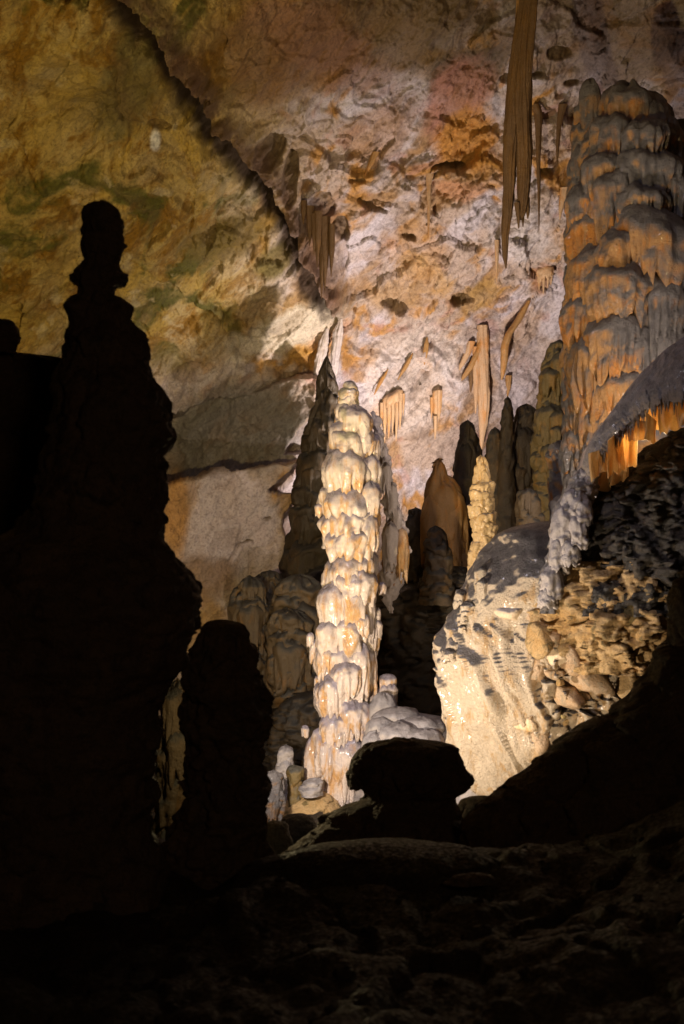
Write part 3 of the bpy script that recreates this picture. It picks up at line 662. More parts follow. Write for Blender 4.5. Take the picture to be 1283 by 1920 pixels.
# dark column in the pillar's shadow
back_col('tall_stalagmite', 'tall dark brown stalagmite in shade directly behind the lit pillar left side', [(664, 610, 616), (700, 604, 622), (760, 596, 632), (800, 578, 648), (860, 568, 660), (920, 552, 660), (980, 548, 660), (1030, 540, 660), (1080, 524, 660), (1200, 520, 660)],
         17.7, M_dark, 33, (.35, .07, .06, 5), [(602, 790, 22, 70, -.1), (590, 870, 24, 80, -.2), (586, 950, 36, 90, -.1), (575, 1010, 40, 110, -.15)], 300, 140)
for i, (lab, rows) in enumerate([
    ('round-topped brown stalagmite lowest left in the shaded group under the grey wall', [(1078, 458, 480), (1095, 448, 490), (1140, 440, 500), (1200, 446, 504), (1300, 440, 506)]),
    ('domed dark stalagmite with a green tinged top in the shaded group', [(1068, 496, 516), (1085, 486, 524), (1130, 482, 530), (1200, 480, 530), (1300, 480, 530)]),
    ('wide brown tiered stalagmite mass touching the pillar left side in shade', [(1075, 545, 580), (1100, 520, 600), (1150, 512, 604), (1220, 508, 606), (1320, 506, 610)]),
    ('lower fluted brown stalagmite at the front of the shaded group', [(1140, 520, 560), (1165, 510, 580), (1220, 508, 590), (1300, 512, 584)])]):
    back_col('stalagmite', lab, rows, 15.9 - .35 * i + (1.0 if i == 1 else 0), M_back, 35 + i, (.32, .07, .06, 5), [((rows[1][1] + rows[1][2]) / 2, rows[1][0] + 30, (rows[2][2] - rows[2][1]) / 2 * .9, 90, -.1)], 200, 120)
# rocks in shade right of the pillar
def rockmass(label, rows, Y, mat, seed, lumps=((.4, .08), (.1, .03)), facet=((.22, .07), (.08, .02)), nz=160, nth=140, ratio=1.0, name='rock', cat='rock', **k):
    t = rows_mass(name, rows, Y, mat, None, ratio, nz, nth, seed, lumps=lumps, facet=facet, **k)
    return tag(t, label, cat)
rockmass('dark craggy rock pile in deep shade right of the lit pillar', [(1090, 720, 850), (1120, 690, 900), (1180, 680, 900), (1260, 680, 880), (1340, 690, 900), (1440, 680, 900)], 15.9, M_dark, 41, nz=220, nth=220)
rockmass('dark grey boulder low between the brown stalagmites and the small lit spire', [(1060, 830, 870), (1085, 790, 900), (1120, 770, 910), (1180, 760, 910)], 15.6, M_dark, 42)
rockmass('dim sloping brown rock left of the pillar foot', [(1296, 560, 620), (1320, 530, 640), (1360, 515, 650), (1410, 505, 650), (1480, 500, 650)], 14.6, M_dark, 43)
rockmass('dark rock slab leaning behind the small ochre stalagmites', [(1395, 570, 600), (1420, 555, 620), (1470, 545, 620), (1520, 540, 620)], 13.9, M_dark, 44)
# small group low left of the pillar
back_col('stalagmite', 'small grey stalagmite with a whitish flat head low left of the pillar', [(1396, 527, 544), (1402, 525, 547), (1425, 521, 548), (1450, 518, 550), (1500, 512, 552)], 13.0, M_apron, 51, (.15, .02, .01, 3), (), 90, 60)
back_col('stalagmite', 'short yellowish stalagmite stub beside the whitish headed one', [(1432, 546, 560), (1440, 542, 566), (1470, 543, 563), (1510, 540, 566)], 12.7, M_olive, 52, (.2, .02, .01, 3), (), 70, 60)
back_col('stalagmite', 'ochre draped stalagmite partly hidden by the dark foreground stalagmite', [(1443, 496, 526), (1460, 490, 530), (1490, 486, 532), (1520, 484, 530), (1560, 480, 530)], 12.2, M_big, 53, (.3, .03, .035, 4), [(512, 1445, 18, 50, -.04), (505, 1485, 20, 50, -.08)], 110, 90)
rockmass('pale crumbly stone at the pillar foot left side', [(1458, 586, 596), (1466, 570, 604), (1480, 560, 606), (1492, 562, 604)], 12.6, M_apron, 54, ((.05, .02),), ((.07, .02),), 50, 60)
rockmass('flat orange rock ledge touching the pillar foot', [(1484, 562, 612), (1492, 552, 622), (1512, 530, 640), (1545, 500, 640)], 12.8, M_breccia, 55, ((.1, .02),), ((.15, .02),), 60, 90)
rockmass('rounded dark stone with a pale rim in front of the small ochre stalagmite', [(1526, 548, 566), (1532, 530, 584), (1548, 520, 596), (1590, 510, 610)], 9.6, M_floor, 56, ((.15, .02),), ((.2, .01),), 60, 90)
rockmass('low dark rounded stone lowest beside the left silhouettes', [(1540, 504, 530), (1548, 494, 542), (1570, 486, 548), (1610, 480, 556)], 8.8, M_floor, 57, ((.15, .02),), ((.2, .01),), 60, 90)

# grey apron of flowstone between the pillar and the boulder
def apron():
    Y = 12.7
    t = thing('flowstone_apron', 'smooth grey flowstone apron sagging from the pillar to the lit boulder', 'flowstone', at(770, 1430, Y))
    rows = [(1328, 724, 752), (1338, 706, 786), (1348, 696, 850), (1360, 688, 880), (1390, 680, 900), (1430, 670, 920), (1480, 664, 930), (1560, 650, 940)]
    rows_mass('core', rows, Y, M_apron, t, .7, 160, 220, 61, lumps=((.25, .03), (.08, .02)), facet=())
    for i, (px, pt, hw, h, dY) in enumerate([(745, 1326, 48, 40, -.1), (715, 1345, 30, 36, -.25), (790, 1342, 46, 40, -.25), (750, 1355, 40, 44, -.4), (705, 1372, 26, 50, -.4), (830, 1352, 40, 40, -.2), (795, 1366, 40, 40, -.45), (720, 1300, 28, 60, .1)]):
        tier(px, pt, hw, h, Y, M_apron, t, 900 + i * 4, dY, 1.0, 3.5, .06, .2, .10, 110, 44, .6, 0, 'lobe')
    tier(862, 1362, 24, 120, Y, M_tan, t, 950, -.5, 1.0, 3, .12, .3, .08, 110, 50, .3, 0, 'lobe')
    tier(886, 1440, 34, 90, Y, M_apron, t, 955, -.6, 1.0, 3, .06, .3, .08, 110, 50, .5, 0, 'lobe')
apron()

# ------------------------------------------------------------ the lit boulder
def boulder():
    Y = 11.6
    t = thing('breccia_boulder', 'huge cream and ochre boulder glowing at lower right, fluted face and rubbly flank', 'boulder', at(950, 1500, Y))
    rows = [(976, 985, 1085), (990, 950, 1130), (1010, 920, 1180), (1040, 892, 1240), (1080, 870, 1300), (1120, 854, 1330), (1170, 843, 1330), (1230, 833, 1320), (1290, 838, 1290),
            (1350, 852, 1250), (1400, 870, 1200), (1450, 894, 1110), (1490, 916, 1050), (1540, 935, 990)]
    def df(P):
        px = P[:, 0] / P[:, 1] * F + W2; py = H2 - P[:, 2] / P[:, 1] * F
        # fluted smooth skin at the left, rubble at the right, crusted slope on top
        edge = 1002 + .18 * (py - 1250) + 40 * fbm(P * 4, 3, 8)
        rub = sst(edge - 20, edge + 30, px) * sst(1110, 1180, py + 40 * fbm(P * 3, 2, 6))
        top = 1 - sst(1130, 1200, py - (px - 900) * .1)
        h, e, _ = facets(P * 3.4 + .6 * np.stack([fbm(P * 4, 2, 1), fbm(P * 4, 2, 2), fbm(P * 4, 2, 3)], 1), 9)
        h2, e2, _ = facets(P * 12, 10)
        q = np.stack([(P[:, 0] + .42 * P[:, 2]) * 9, P[:, 1] * 3, P[:, 2] * .9], 1)
        fl = np.abs(fbm(q, 4, 66)) * 2 - .5
        q2 = np.stack([(P[:, 0] + .42 * P[:, 2]) * 3.2, P[:, 1] * 1, P[:, 2] * .5], 1)
        out = .05 * fbm(P * 2.4, 3, 73) + rub * (.17 * h + .03 * h2 - .06 * np.exp(-(e / .07) ** 2)) + (1 - rub) * (1 - top) * (.05 * fl + .16 * fbm(q2, 3, 67) + .05 * sst(.1, .16, fbm(q2 * 1.7, 2, 77)))
        q3 = np.stack([(P[:, 0] * .7 + P[:, 2] * .7) * 4, P[:, 1] * 4, (P[:, 0] * .7 - P[:, 2] * .7) * 14], 1)
        out += top * (.016 * fbm(q3, 4, 68) + .012 * fbm(P * 8, 3, 69))
        out -= .10 * np.exp(-((px - edge) / 9) ** 2) * sst(1200, 1260, py)
        return out
    rows_mass('body', rows, Y, M_boulder, t, .62, 520, 620, 71, lumps=((.9, .10), (.3, .02), (.04, .003)), dfun=df)
    b = bpy.data.objects['body']
    co = np.empty(len(b.data.vertices) * 3, np.float32); b.data.vertices.foreach_get('co', co); co = co.reshape(-1, 3) + np.array(t.location)
    px = co[:, 0] / co[:, 1] * F + W2; py = H2 - co[:, 2] / co[:, 1] * F
    def front(x, y):
        r = np.hypot(px - x, py - y); k = np.where(r < 14)[0]
        if not len(k): k = np.array([np.argmin(r)])
        return co[k, 1].min()
    rnd = random.Random(5)
    # smooth nodules down the lit left edge
    for i in range(8):
        y = 1062 + i * 22; x = np.interp(y, [1040, 1080, 1120, 1170, 1230, 1290], [892, 872, 856, 845, 836, 840]) + rnd.uniform(2, 40)
        hw = rnd.uniform(9, 20)
        tier(x, y, hw, hw * rnd.uniform(1.2, 2.4), front(x, y) + hw * .8 * 11.5 / F, M_boulder, t, 1000 + i, 0, 1, 2, .10, .3, .2, 60, 36, .6, 0, 'nodule', pinch=1.05)
    # rubble: stones cemented in the right flank
    def stone(x, y, w, h, mat, sd, ang=0.0, push=0.0):
        Yq = front(x, y) + push + .34 * w * 11 / F; s = Yq / F
        nu, nv = 22, 14
        th = np.linspace(0, 2 * np.pi, nu, endpoint=False); ph = np.linspace(.02, np.pi - .02, nv)
        T, PH = np.meshgrid(th, ph)
        D = np.stack([(np.sin(PH) * np.cos(T)).ravel(), (np.sin(PH) * np.sin(T)).ravel(), np.cos(PH).ravel()], 1)
        rr = np.full(len(D), 1.5); q = np.random.RandomState(sd)
        for k in range(8):                       # cut to flat faces
            nrm = q.normal(size=3); nrm /= np.linalg.norm(nrm); off = q.uniform(.62, .95)
            dd = D @ nrm; rr = np.where(dd > .05, np.minimum(rr, off / np.maximum(dd, .05)), rr)
        D = D * rr[:, None]; D = D + .06 * np.stack([vn(D * 3, sd), vn(D * 3, sd + 1), vn(D * 3, sd + 2)], 1)
        D = D * np.array([w / 2 * s, (w + h) / 4 * s, h / 2 * s])
        a = math.radians(ang); X = D[:, 0] * math.cos(a) - D[:, 2] * math.sin(a); Z = D[:, 0] * math.sin(a) + D[:, 2] * math.cos(a)
        c0 = at(x, y, Yq)
        V = np.stack([c0[0] + X, c0[1] + D[:, 1], c0[2] + Z], 1)
        o = link_mesh('stone', V, grid_faces(nv, nu, True), mat, t)
        o.data.polygons.foreach_set('use_smooth', np.ones(len(o.data.polygons), bool)); return o
    mats = [M_breccia, M_breccia_pink, M_breccia_pink, M_breccia, M_breccia_olive, M_small]
    big = [(1178, 1150, 120, 130, M_breccia_olive, -20, .02), (1110, 1150, 70, 60, M_breccia_olive, 10, .0), (1105, 1260, 110, 70, M_breccia_pink, -38, -.02), (1060, 1225, 70, 50, M_breccia_pink, -40, 0),
           (1015, 1195, 44, 60, M_breccia, 10, -.03), (1035, 1160, 60, 36, M_small, -15, 0), (1210, 1225, 60, 34, M_breccia_pink, 35, 0), (1170, 1290, 44, 40, M_breccia, 0, 0),
           (1010, 1255, 60, 60, M_breccia_pink, 0, .03), (1075, 1310, 60, 34, M_breccia_pink, -25, 0), (985, 1355, 44, 40, M_small, 0, .02), (1130, 1205, 50, 30, M_breccia_pink, 50, -.02),
           (960, 1150, 50, 36, M_small, -20, 0), (1080, 1175, 50, 60, M_breccia_pink, -35, -.03)]
    for i, (x, y, w, h, m, a, p_) in enumerate(big): stone(x, y, w, h, m, 200 + i, a, p_)
    n = 0
    while n < 34:
        y = rnd.uniform(1140, 1475); x = rnd.uniform(960, 1240)
        lim = np.interp(y, [1140, 1250, 1350, 1475], [1225, 1215, 1150, 985]); lo = 955 + .18 * (y - 1200)
        if x > lim or x < lo: continue
        w = rnd.choice((10, 14, 18, 26, 44)) * rnd.uniform(.8, 1.2)
        stone(x, y, w, w * rnd.uniform(.5, 1.0), rnd.choice(mats), 300 + n, rnd.uniform(-60, 30), rnd.uniform(.0, .04)); n += 1
    return t
boulder()

# small spire on the boulder
def spire():
    Y = 12.3
    t = thing('small_stalagmite', 'small warm lit corkscrew stalagmite with grey pointed tip on the boulder left edge', 'stalagmite', at(905, 1080, Y))
    rows_mass('core', [(852, 899, 904), (870, 896, 910), (890, 893, 915), (910, 891, 921), (950, 890, 922), (1000, 893, 925), (1030, 890, 924), (1070, 884, 914), (1120, 882, 908)], Y, M_gold, t, 1, 200, 100, 81,
              lumps=((.08, .012),), rings=(.10, .03, .01, 3), fold=.01)
    for i, (px, pt, hw, h) in enumerate([(905, 903, 22, 26), (902, 918, 23, 24), (905, 932, 24, 26), (900, 946, 22, 26), (909, 958, 24, 26), (905, 972, 23, 28), (912, 984, 22, 28), (908, 998, 22, 26), (902, 1010, 22, 34), (896, 1030, 20, 46), (890, 1052, 14, 44)]):
        tier(px, pt, hw * 1.0, h, Y, M_gold, t, 1200 + i * 3, -.02, 1, 1.8, .10, .35, .22, 110, 50, .45, (-.25 if i % 2 else .2))
spire()

# rough dark rock above the boulder, and the pale lumpy ridge on its left
rockmass('craggy black glossy rock hump under the grey hood at the right edge', [(800, 1266, 1340), (830, 1225, 1380), (870, 1170, 1400), (910, 1130, 1400), (960, 1090, 1400), (1010, 1070, 1400), (1060, 1060, 1400), (1110, 1060, 1400), (1150, 1060, 1400)],
         11.1, M_black, 91, ((.5, .06), (.12, .05), (.05, .02)), ((.3, .08), (.09, .04)), 300, 320, .6)
rockmass('rough ochre rock band between the black hump and the olive slab', [(985, 1200, 1290), (1020, 1120, 1330), (1060, 1050, 1330), (1100, 1020, 1330), (1150, 1000, 1330), (1200, 1020, 1320), (1260, 1060, 1300)],
         11.05, M_breccia, 92, ((.4, .06), (.1, .04)), ((.25, .08), (.08, .035)), 240, 300, .5)
def ridge_flow():
    Y = 10.9
    t = thing('flowstone_ridge', 'pale lumpy flowstone ridge descending from the hood tip to the boulder', 'flowstone', at(1060, 1150, Y))
    rows_mass('core', [(868, 1092, 1116), (890, 1080, 1122), (930, 1050, 1116), (970, 1036, 1104), (1010, 1030, 1080), (1050, 1022, 1070), (1090, 1012, 1060), (1120, 1010, 1056), (1150, 1012, 1050)], Y, M_hood, t, .8, 200, 130, 95,
              lumps=((.15, .04), (.06, .02), (.025, .006)), facet=((.08, .015),))
    for i, (px, pt, hw, h, dY) in enumerate([(1100, 880, 20, 50, -.05), (1078, 915, 26, 60, -.08), (1092, 935, 22, 50, -.12), (1060, 950, 26, 80, -.08), (1085, 965, 20, 60, -.15), (1048, 1000, 20, 70, -.1), (1070, 1010, 18, 50, -.15), (1036, 1060, 20, 60, -.1), (1028, 1100, 18, 40, -.1)]):
        tier(px, pt, hw, h, Y, M_apron if i < 9 else M_small, t, 1300 + i * 3, dY + .03, 1, 2, .06, .16, .26, 100, 50, .6, pinch=1.0)
ridge_flow()

# ------------------------------------------------------------ hood with its fringe and glowing curtains
def hood():
    t = thing('flowstone_hood', 'curved grey flowstone hood with a dripping fringe and glowing orange underside', 'flowstone', at(1180, 900, 10.6))
    up = np.array([[1420, 560], [1340, 600], [1283, 630], [1240, 662], [1195, 708], [1155, 762], [1122, 806], [1100, 842], [1092, 872], [1096, 900]], float)
    lo = np.array([[1420, 735], [1340, 745], [1283, 752], [1245, 752], [1212, 768], [1178, 796], [1152, 826], [1128, 858], [1112, 884], [1102, 904]], float)
    ns, nt_ = 320, 110
    u = np.linspace(0, 1, ns); tk = np.linspace(0, 1, len(up))
    f = lambda a: np.convolve(np.pad(np.interp(u, tk, a), 6, mode='edge'), np.ones(13) / 13, 'valid')
    U = np.stack([f(up[:, 0]), f(up[:, 1])], 1); L = np.stack([f(lo[:, 0]), f(lo[:, 1])], 1)
    v = np.linspace(-.35, 1.25, nt_)             # <0 behind the crest, >1 curled under
    UU = np.repeat(u[:, None], nt_, 1); VV = np.repeat(v[None], ns, 0)
    Yc = 10.9 - .55 * (1 - UU)
    vc = VV.clip(0, 1)
    X = U[:, None, 0] * (1 - vc) + L[:, None, 0] * vc; Yp = U[:, None, 1] * (1 - vc) + L[:, None, 1] * vc
    wpx = np.hypot(*(U - L).T)[:, None] / F * 10.5
    dep = Yc - .75 * wpx * np.sin(vc * np.pi * .55) * 1.3
    fl = vn(np.stack([(UU * 38).ravel(), (VV * .8).ravel(), UU.ravel() * 0], 1), 5).reshape(UU.shape)
    fl2 = vn(np.stack([(UU * 90).ravel(), (VV * 2).ravel(), UU.ravel() * 0], 1), 6).reshape(UU.shape)
    e = sst(.35, 1.0, VV)
    Yp = Yp + (8 * fl + 5 * fl2) * e
    s = dep / F
    P = np.stack([(X - W2) * s, dep, (H2 - Yp) * s], -1).reshape(-1, 3)
    back = (-VV).clip(0, 1).ravel(); und = (VV - 1).clip(0, 1).ravel()
    P[:, 1] += back * 1.6 + und * 1.3; P[:, 2] -= back ** 2 * 2.0 - 0; P[:, 2] += und * .25
    d = .03 * fbm(P * 5, 4, 7) + .012 * fbm(P * 22, 3, 8) + (.035 * fl * e).ravel()
    P[:, 1] -= d; P[:, 2] += d * .5
    link_mesh('shell', P, grid_faces(ns, nt_, False), M_hood, t)
    rnd = random.Random(3)
    for i in range(34):                           # fringe of small drips along the hem
        k = .24 + .72 * i / 34 + rnd.uniform(-.008, .008); j = int(k * (ns - 1))
        x, y = L[j]; Yd = float(dep[j, int(nt_ * 1.3 / 1.6)]) + .02; w = rnd.uniform(5, 10); h = rnd.uniform(10, 26)
        spike('drip', [(x, y - 12, w * 1.5), (x, y + 2, w), (x + rnd.uniform(-1, 1), y + h, 1)], Yd, M_hood, t, 1400 + i, 24, 14)
    # curtains hanging inside: wavy translucent sheets with thickness
    def curtain(x0, x1, yt0, yt1, h0, h1, Y0, Y1, sd, mat=M_curtain):
        n1, n2 = 70, 40; a = np.linspace(0, 1, n1)[:, None]; b = np.linspace(0, 1, n2)[None]
        wav = vn(np.stack([np.repeat(a * 5, n2, 1).ravel(), np.repeat(b * .8, n1, 0).ravel(), np.full(n1 * n2, sd * .37)], 1), sd).reshape(n1, n2)
        hem = vn(np.stack([(a * 6).ravel(), a.ravel() * 0, a.ravel() * 0 + sd], 1), sd + 1)[:, None]
        X = x0 + (x1 - x0) * a + 0 * b + 10 * wav * b; Yq = (Y0 + (Y1 - Y0) * a) + .07 * wav
        Z = (yt0 + (yt1 - yt0) * a) + (h0 + (h1 - h0) * a) * (1 + .18 * hem) * b
        s = Yq / F; fr = np.stack([(X - W2) * s, Yq, (H2 - Z) * s], -1)
        bk = fr + np.array([0, .012, 0]); V = np.vstack([fr.reshape(-1, 3), bk.reshape(-1, 3)])
        g = grid_faces(n1, n2, False); k = n1 * n2
        e1 = np.array([[i * n2 + n2 - 1, (i + 1) * n2 + n2 - 1, (i + 1) * n2 + n2 - 1 + k, i * n2 + n2 - 1 + k] for i in range(n1 - 1)])
        link_mesh('curtain', V, np.vstack([g, g[:, ::-1] + k, e1]), mat, t)
    curtain(1104, 1150, 850, 836, 50, 40, 10.55, 10.75, 1); curtain(1140, 1156, 826, 812, 70, 66, 10.35, 10.65, 2)
    curtain(1156, 1196, 822, 800, 66, 74, 10.75, 10.65, 3); curtain(1176, 1222, 786, 790, 44, 30, 10.6, 10.45, 4)
    curtain(1210, 1232, 770, 790, 50, 40, 10.1, 10.5, 5); curtain(1236, 1300, 756, 748, 60, 44, 10.25, 10.2, 6)
    curtain(1196, 1250, 768, 756, 56, 50, 10.75, 10.6, 7); curtain(1120, 1180, 858, 836, 66, 60, 10.95, 10.9, 8)
    return t
hood()

# ------------------------------------------------------------ things hanging from the roof
HANG = 'dripstones hanging from the cave roof'
b = thing('stalactite_cluster', 'long brown stalactite cluster hanging from the top of the frame at the right', 'stalactite', at(975, -60, 14.6))
for i, (mat, p) in enumerate([
    (M_brown, [(986, -120, 30), (982, 0, 24), (968, 120, 28), (960, 220, 30), (956, 300, 27), (955, 350, 23), (951, 400, 21), (947, 440, 15), (947, 480, 11), (949, 503, 2)]),
    (M_brown, [(998, -120, 36), (994, 0, 22), (984, 100, 34), (981, 200, 34), (984, 280, 30), (983, 340, 27), (980, 380, 23), (977, 402, 20), (976, 412, 6)]),
    (M_brown, [(970, 380, 12), (972, 400, 9), (973, 428, 2)]), (M_brown, [(981, 385, 10), (981, 402, 7), (981, 425, 2)]), (M_brown, [(988, 370, 12), (990, 395, 8), (990, 410, 2)]),
    (M_brown, [(1004, -120, 18), (1002, 0, 16), (996, 80, 14), (990, 170, 10), (984, 240, 3)]),
    (M_orange, [(976, -120, 14), (975, 0, 13), (968, 120, 12), (960, 200, 4)])]):
    spike('stalactite', p, 14.6 - .04 * (i % 3), mat, b, 1500 + i, 140, 56, 3.2, .30, .8, .10)
b['group'] = HANG
def hang(label, path, Y, mat, seed, **k):
    Y = min(wall_y(path[0][0], path[0][1]), wall_y(path[1][0], path[1][1])) - .04
    o = spike('stalactite', path, Y, mat, None, seed, **k); tag(o, label, 'stalactite', HANG); return o
hang('thin dark stalactite just right of the long brown cluster', [(1004, 196, 20), (1010, 214, 16), (1010, 240, 13), (1010, 300, 9), (1011, 360, 6), (1011, 432, 1.5)], 14.8, M_brown, 1520, nz=90)
hang('short dark pin stalactite nearest the giant column top', [(1056, 196, 20), (1052, 214, 13), (1048, 240, 9), (1046, 280, 7), (1045, 312, 1.5)], 15.2, M_brown, 1521)
hang('thin tan straw stalactite below the orange overhang', [(806, 326, 16), (804, 345, 10), (805, 380, 8), (804, 410, 6), (803, 448, 1.5)], 17.0, M_tan, 1522)
hang('stubby stalactite hanging left of the giant column neck', [(1060, 352, 22), (1056, 372, 16), (1052, 392, 9), (1050, 412, 2)], 15.2, M_tan, 1523)
hang('faint pale stalactite below the tip of the long brown cluster', [(932, 450, 10), (932, 480, 7), (932, 530, 1.5)], 16.6, M_tan, 1524)
hang('wide orange ribbon stalactite curving down right of centre', [(992, 564, 8), (984, 578, 13), (970, 604, 15), (954, 626, 15), (946, 650, 17), (945, 680, 15), (943, 700, 9), (941, 712, 3)], 18.3, M_orange, 1525, ratio=1.3)
hang('slanting orange blade stalactite left of the orange ribbon', [(905, 626, 14), (898, 656, 16), (884, 686, 16), (872, 704, 12), (864, 716, 3)], 18.4, M_orange, 1526, ratio=1.2)
hang('tan blade stalactite beside the slanting orange blade', [(884, 640, 16), (876, 664, 14), (866, 684, 10), (862, 694, 3)], 18.6, M_tan, 1527)
hang('long pale orange stalactite pointing down at the small lit spire', [(905, 610, 22), (906, 650, 24), (906, 700, 24), (908, 750, 24), (907, 790, 18), (904, 820, 10), (902, 852, 2)], 16.4, M_tan, 1528, nz=110, kf=2.8, nth=44)
hang('slim tan stalactite clinging left of the long pale orange one', [(892, 650, 12), (893, 700, 12), (893, 740, 9), (892, 775, 2)], 16.6, M_tan, 1529)
hang('dark little stalactite left of the slim tan one', [(884, 690, 12), (884, 715, 10), (883, 736, 2)], 16.8, M_brown, 1530)
hang('short orange stalactite above the slender dark stalagmite', [(954, 704, 14), (954, 724, 10), (952, 744, 2)], 17.4, M_orange, 1531)
for i, (lab, p, Y, m) in enumerate([
    ('white dagger-shaped stalactite, left one of the lit pair above the pillar tip', [(614, 616, 5), (608, 640, 20), (601, 672, 23), (596, 700, 19), (597, 730, 11), (599, 756, 2)], 17.2, M_white),
    ('white dagger-shaped stalactite, right one of the lit pair above the pillar tip', [(640, 598, 5), (634, 625, 20), (630, 660, 21), (627, 690, 16), (625, 715, 9), (626, 735, 2)], 17.2, M_white)]):
    hang(lab, p, Y, m, 1540 + i, ratio=.6, flute=.4, kf=2.6, rough=.3, nz=90, nth=40)
def cluster(label, Y, items, mat, seed, cap=None):
    Y = min(wall_y(a[0], a[1] - 4) for a in items) - .05
    t = thing('stalactite_cluster', label, 'stalactite', at(items[0][0], items[0][1], Y), HANG)
    if cap: tier(cap[0], cap[1], cap[2], cap[3], Y, mat, t, seed, .0, .7, 3, .1, .3, .12, 70, 34, .5, cap[4], 'cap')
    for i, (x, y0, y1, w) in enumerate(items):
        spike('stalactite', [(x, y0, w), (x, y0 + .5 * (y1 - y0), w * .85), (x - 1, y1, 1.2)], Y - .03 * (i % 3), mat, t, seed + i, 50, 20)
cluster('fan of slim cream and orange stalactites right of the pillar top', 15.6, [(722, 748, 838, 9), (730, 744, 822, 10), (737, 742, 812, 10), (744, 740, 828, 9), (751, 738, 806, 9), (716, 755, 800, 8), (757, 738, 780, 6)], M_tan, 1560, (738, 734, 20, 24, .5))
cluster('narrow orange stalactite bunch midway between pillar and small spire', 16.6, [(818, 738, 800, 14), (824, 732, 790, 12), (817, 780, 824, 8), (810, 745, 786, 7)], M_tan, 1575, (820, 729, 10, 18, .4))
cluster('brown drapery stalactites under the foot of the leaning roof rib', 17.0, [(570, 376, 420, 14), (582, 386, 460, 18), (596, 396, 500, 18), (610, 406, 545, 20), (622, 420, 520, 14), (590, 400, 480, 13), (604, 430, 560, 14)], M_brown, 1585)
cluster('small red brown drips on the pale roof near the giant column', 17.4, [(1012, 515, 545, 8), (1020, 508, 552, 8), (1028, 505, 540, 8), (1034, 512, 535, 6)], M_tan, 1605, (1022, 498, 18, 24, .2))
for i, (lab, p) in enumerate([('tan diagonal drip blade on the roof above the fan of slim stalactites', [(774, 662, 2), (768, 674, 9), (758, 692, 10), (746, 712, 2)]), ('orange leaf-shaped blade on the roof above centre', [(801, 632, 2), (800, 645, 10), (798, 660, 11), (796, 684, 2)]),
                              ('ochre blade on the roof left of the fan of slim stalactites', [(728, 692, 2), (720, 706, 9), (712, 720, 9), (702, 740, 2)]), ('ochre fin hanging on the pale roof left of the long brown cluster', [(704, 285, 16), (696, 305, 12), (684, 332, 3)])]):
    hang(lab, p, (18.2, 18.5, 17.0, 16.6)[i], M_orange, 1620 + i)

# ------------------------------------------------------------ black silhouettes in the foreground
sil = dict(lumps=((.3, .04), (.08, .02), (.03, .006)), facet=((.12, .02),))
def left_giant():
    Y = 5.2
    t = thing('foreground_stalagmite', 'tall black silhouetted stalagmite with knobbly stacked head at the left', 'stalagmite', at(190, 1800, Y))
    rows = [(379, 172, 206), (388, 158, 222), (405, 149, 231), (440, 149, 232), (462, 148, 236), (480, 150, 224), (500, 152, 220), (514, 134, 238), (522, 136, 238), (545, 152, 222), (558, 146, 222), (566, 134, 240), (580, 134, 246), (606, 140, 244), (622, 136, 262), (640, 126, 274),
            (690, 122, 276), (712, 112, 292), (740, 106, 310), (780, 100, 322), (830, 90, 324), (850, 84, 312), (900, 70, 316), (950, 50, 312), (1000, 20, 306), (1030, -60, 320), (1060, -90, 345), (1100, -100, 368), (1150, -110, 374), (1200, -110, 362), (1240, -110, 352), (1290, -110, 322),
            (1330, -110, 300), (1400, -110, 290), (1480, -110, 285), (1540, -110, 276), (1580, -110, 290), (1620, -110, 304), (1680, -120, 306), (1800, -140, 320), (1950, -160, 330)]
    rows_mass('core', rows, Y, M_sil, t, .8, 560, 220, 131, rings=(.16, .008, .008, 5), **sil)
    for i, (px, pt, hw, h) in enumerate([(190, 379, 38, 60), (192, 430, 42, 50), (186, 508, 52, 26), (188, 562, 52, 46), (200, 618, 70, 70), (205, 708, 84, 80), (215, 750, 104, 110), (200, 870, 112, 110), (190, 1010, 140, 130), (200, 1080, 166, 150)]):
        tier(px, pt, hw, h, Y, M_sil, t, 1700 + i, 0, .8, 3, .07, .2, .08, 120, 50, .4)
    return t
left_giant()
t = thing('foreground_stalagmite', 'lower black silhouetted stalagmite with a lit mossy right rim, second from left', 'stalagmite', at(430, 1700, 5.6))
rows_mass('core', [(1162, 396, 440), (1172, 384, 454), (1195, 372, 462), (1215, 366, 466), (1250, 358, 472), (1280, 350, 490), (1310, 346, 508), (1340, 346, 514), (1365, 346, 506), (1400, 350, 492), (1440, 346, 486), (1480, 346, 494), (1520, 340, 490), (1570, 320, 500), (1650, 300, 520), (1750, 290, 540)],
          5.6, M_sil, t, .8, 360, 220, 133, rings=(.12, .02, .015, 5), **sil)
for i, (px, pt, hw, h) in enumerate([(418, 1164, 44, 60), (420, 1215, 54, 70), (430, 1300, 82, 80), (418, 1400, 70, 90)]):
    tier(px, pt, hw, h, 5.6, M_sil, t, 1750 + i, 0, .8, 3, .08, .2, .08, 110, 48, .4)
rockmass('dim wall of dark rock behind the tall left silhouette, flat topped', [(654, -300, 130), (660, -320, 150), (700, -320, 160), (800, -320, 170), (950, -320, 190), (1100, -320, 200), (1400, -320, 200)], 6.6, M_sil, 141, ((.6, .05), (.15, .03)), ((.35, .05), (.12, .02)), 200, 220, .25)
t = rockmass('small black knob standing on the flat dark rock at the left edge', [(598, -14, 18), (604, -22, 26), (618, -26, 34), (634, -24, 34), (645, -30, 26), (662, -34, 24)], 6.4, M_sil, 142, ((.06, .012),), ((.08, .012),), 70, 80, name='foreground_stalagmite', cat='stalagmite')
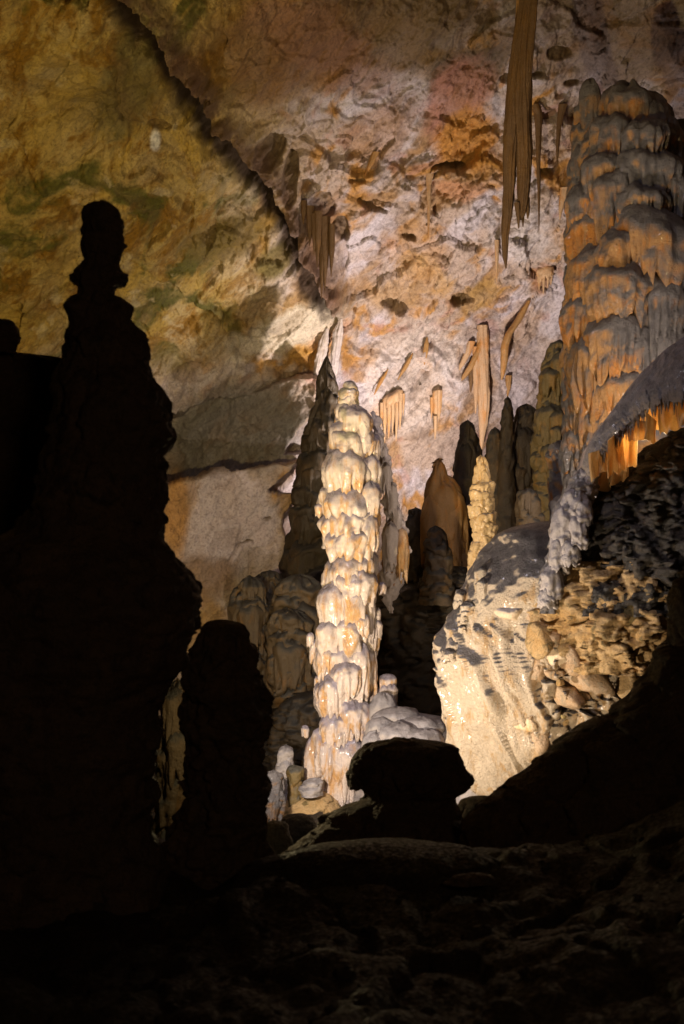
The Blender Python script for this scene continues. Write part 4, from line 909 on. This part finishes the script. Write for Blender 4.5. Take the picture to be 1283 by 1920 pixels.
# lit flowstone glimpsed through the gap between the two silhouettes
back_col('stalagmite', 'sliver of lit draped stalagmite seen between the two left silhouettes', [(1270, 322, 344), (1300, 312, 346), (1350, 300, 350), (1400, 298, 354), (1450, 296, 356), (1480, 294, 352), (1560, 290, 350)], 8.0, M_back, 55, (.25, .03, .02, 4), [(322, 1290, 22, 90, -.05), (332, 1370, 24, 90, -.05)], 160, 100)
t = thing('foreground_boulder', 'black toadstool shaped boulder silhouetted against the pillar foot', 'boulder', at(765, 1600, 6.6))
rows_mass('core', [(1384, 730, 782), (1388, 712, 800), (1396, 692, 838), (1404, 684, 856), (1420, 668, 862), (1438, 652, 872), (1455, 650, 877), (1470, 664, 876), (1484, 680, 868), (1494, 684, 850), (1502, 672, 850), (1512, 648, 858), (1526, 620, 868), (1545, 600, 880), (1575, 560, 900), (1620, 520, 930), (1680, 480, 960)],
          6.6, M_sil, t, .7, 300, 260, 135, lumps=((.2, .035), (.06, .015), (.02, .004)), facet=((.12, .02),))
for i, (px, pt, hw, h) in enumerate([(756, 1385, 66, 60), (706, 1402, 50, 66), (822, 1397, 48, 66), (690, 1434, 40, 44), (842, 1436, 34, 44)]):
    tier(px, pt, hw, h, 6.6, M_sil, t, 1790 + i, 0, .7, 3, .04, .15, .10, 110, 44, .5, 0, 'cap')
rockmass('low black rock between the toadstool boulder and the right slope', [(1492, 880, 930), (1500, 868, 960), (1530, 850, 1000), (1580, 840, 1040), (1660, 800, 1060)], 6.8, M_sil, 143, ((.2, .03), (.06, .01)), ((.15, .02),), 100, 160, .6)
rockmass('big black rock slope filling the lower right corner', [(1040, 1278, 1500), (1080, 1268, 1560), (1130, 1256, 1600), (1200, 1244, 1640), (1240, 1226, 1660), (1290, 1196, 1680), (1310, 1180, 1700), (1350, 1120, 1700), (1380, 1062, 1700), (1400, 1036, 1700), (1440, 1002, 1700), (1475, 950, 1700), (1490, 920, 1700), (1540, 880, 1700), (1620, 860, 1720), (1750, 880, 1740), (1950, 900, 1760)],
         6.2, M_sil, 144, ((.5, .05), (.15, .025), (.05, .008)), ((.3, .035), (.1, .015)), 420, 420, .45, shear=0)
rockmass('long low dark rock crest in the foreground below the toadstool boulder', [(1580, 620, 780), (1592, 560, 880), (1610, 500, 930), (1640, 440, 960), (1700, 380, 980), (1800, 340, 1000)], 5.2, M_floor, 146, ((.3, .05), (.1, .015)), ((.3, .02),), 160, 260, .5)
rockmass('small low stone catching faint light on the dark foreground below the toadstool boulder', [(1637, 880, 902), (1641, 862, 922), (1648, 846, 930), (1656, 832, 926)], 4.9, M_sil, 147, ((.05, .012),), ((.04, .008),), 60, 80, .6)
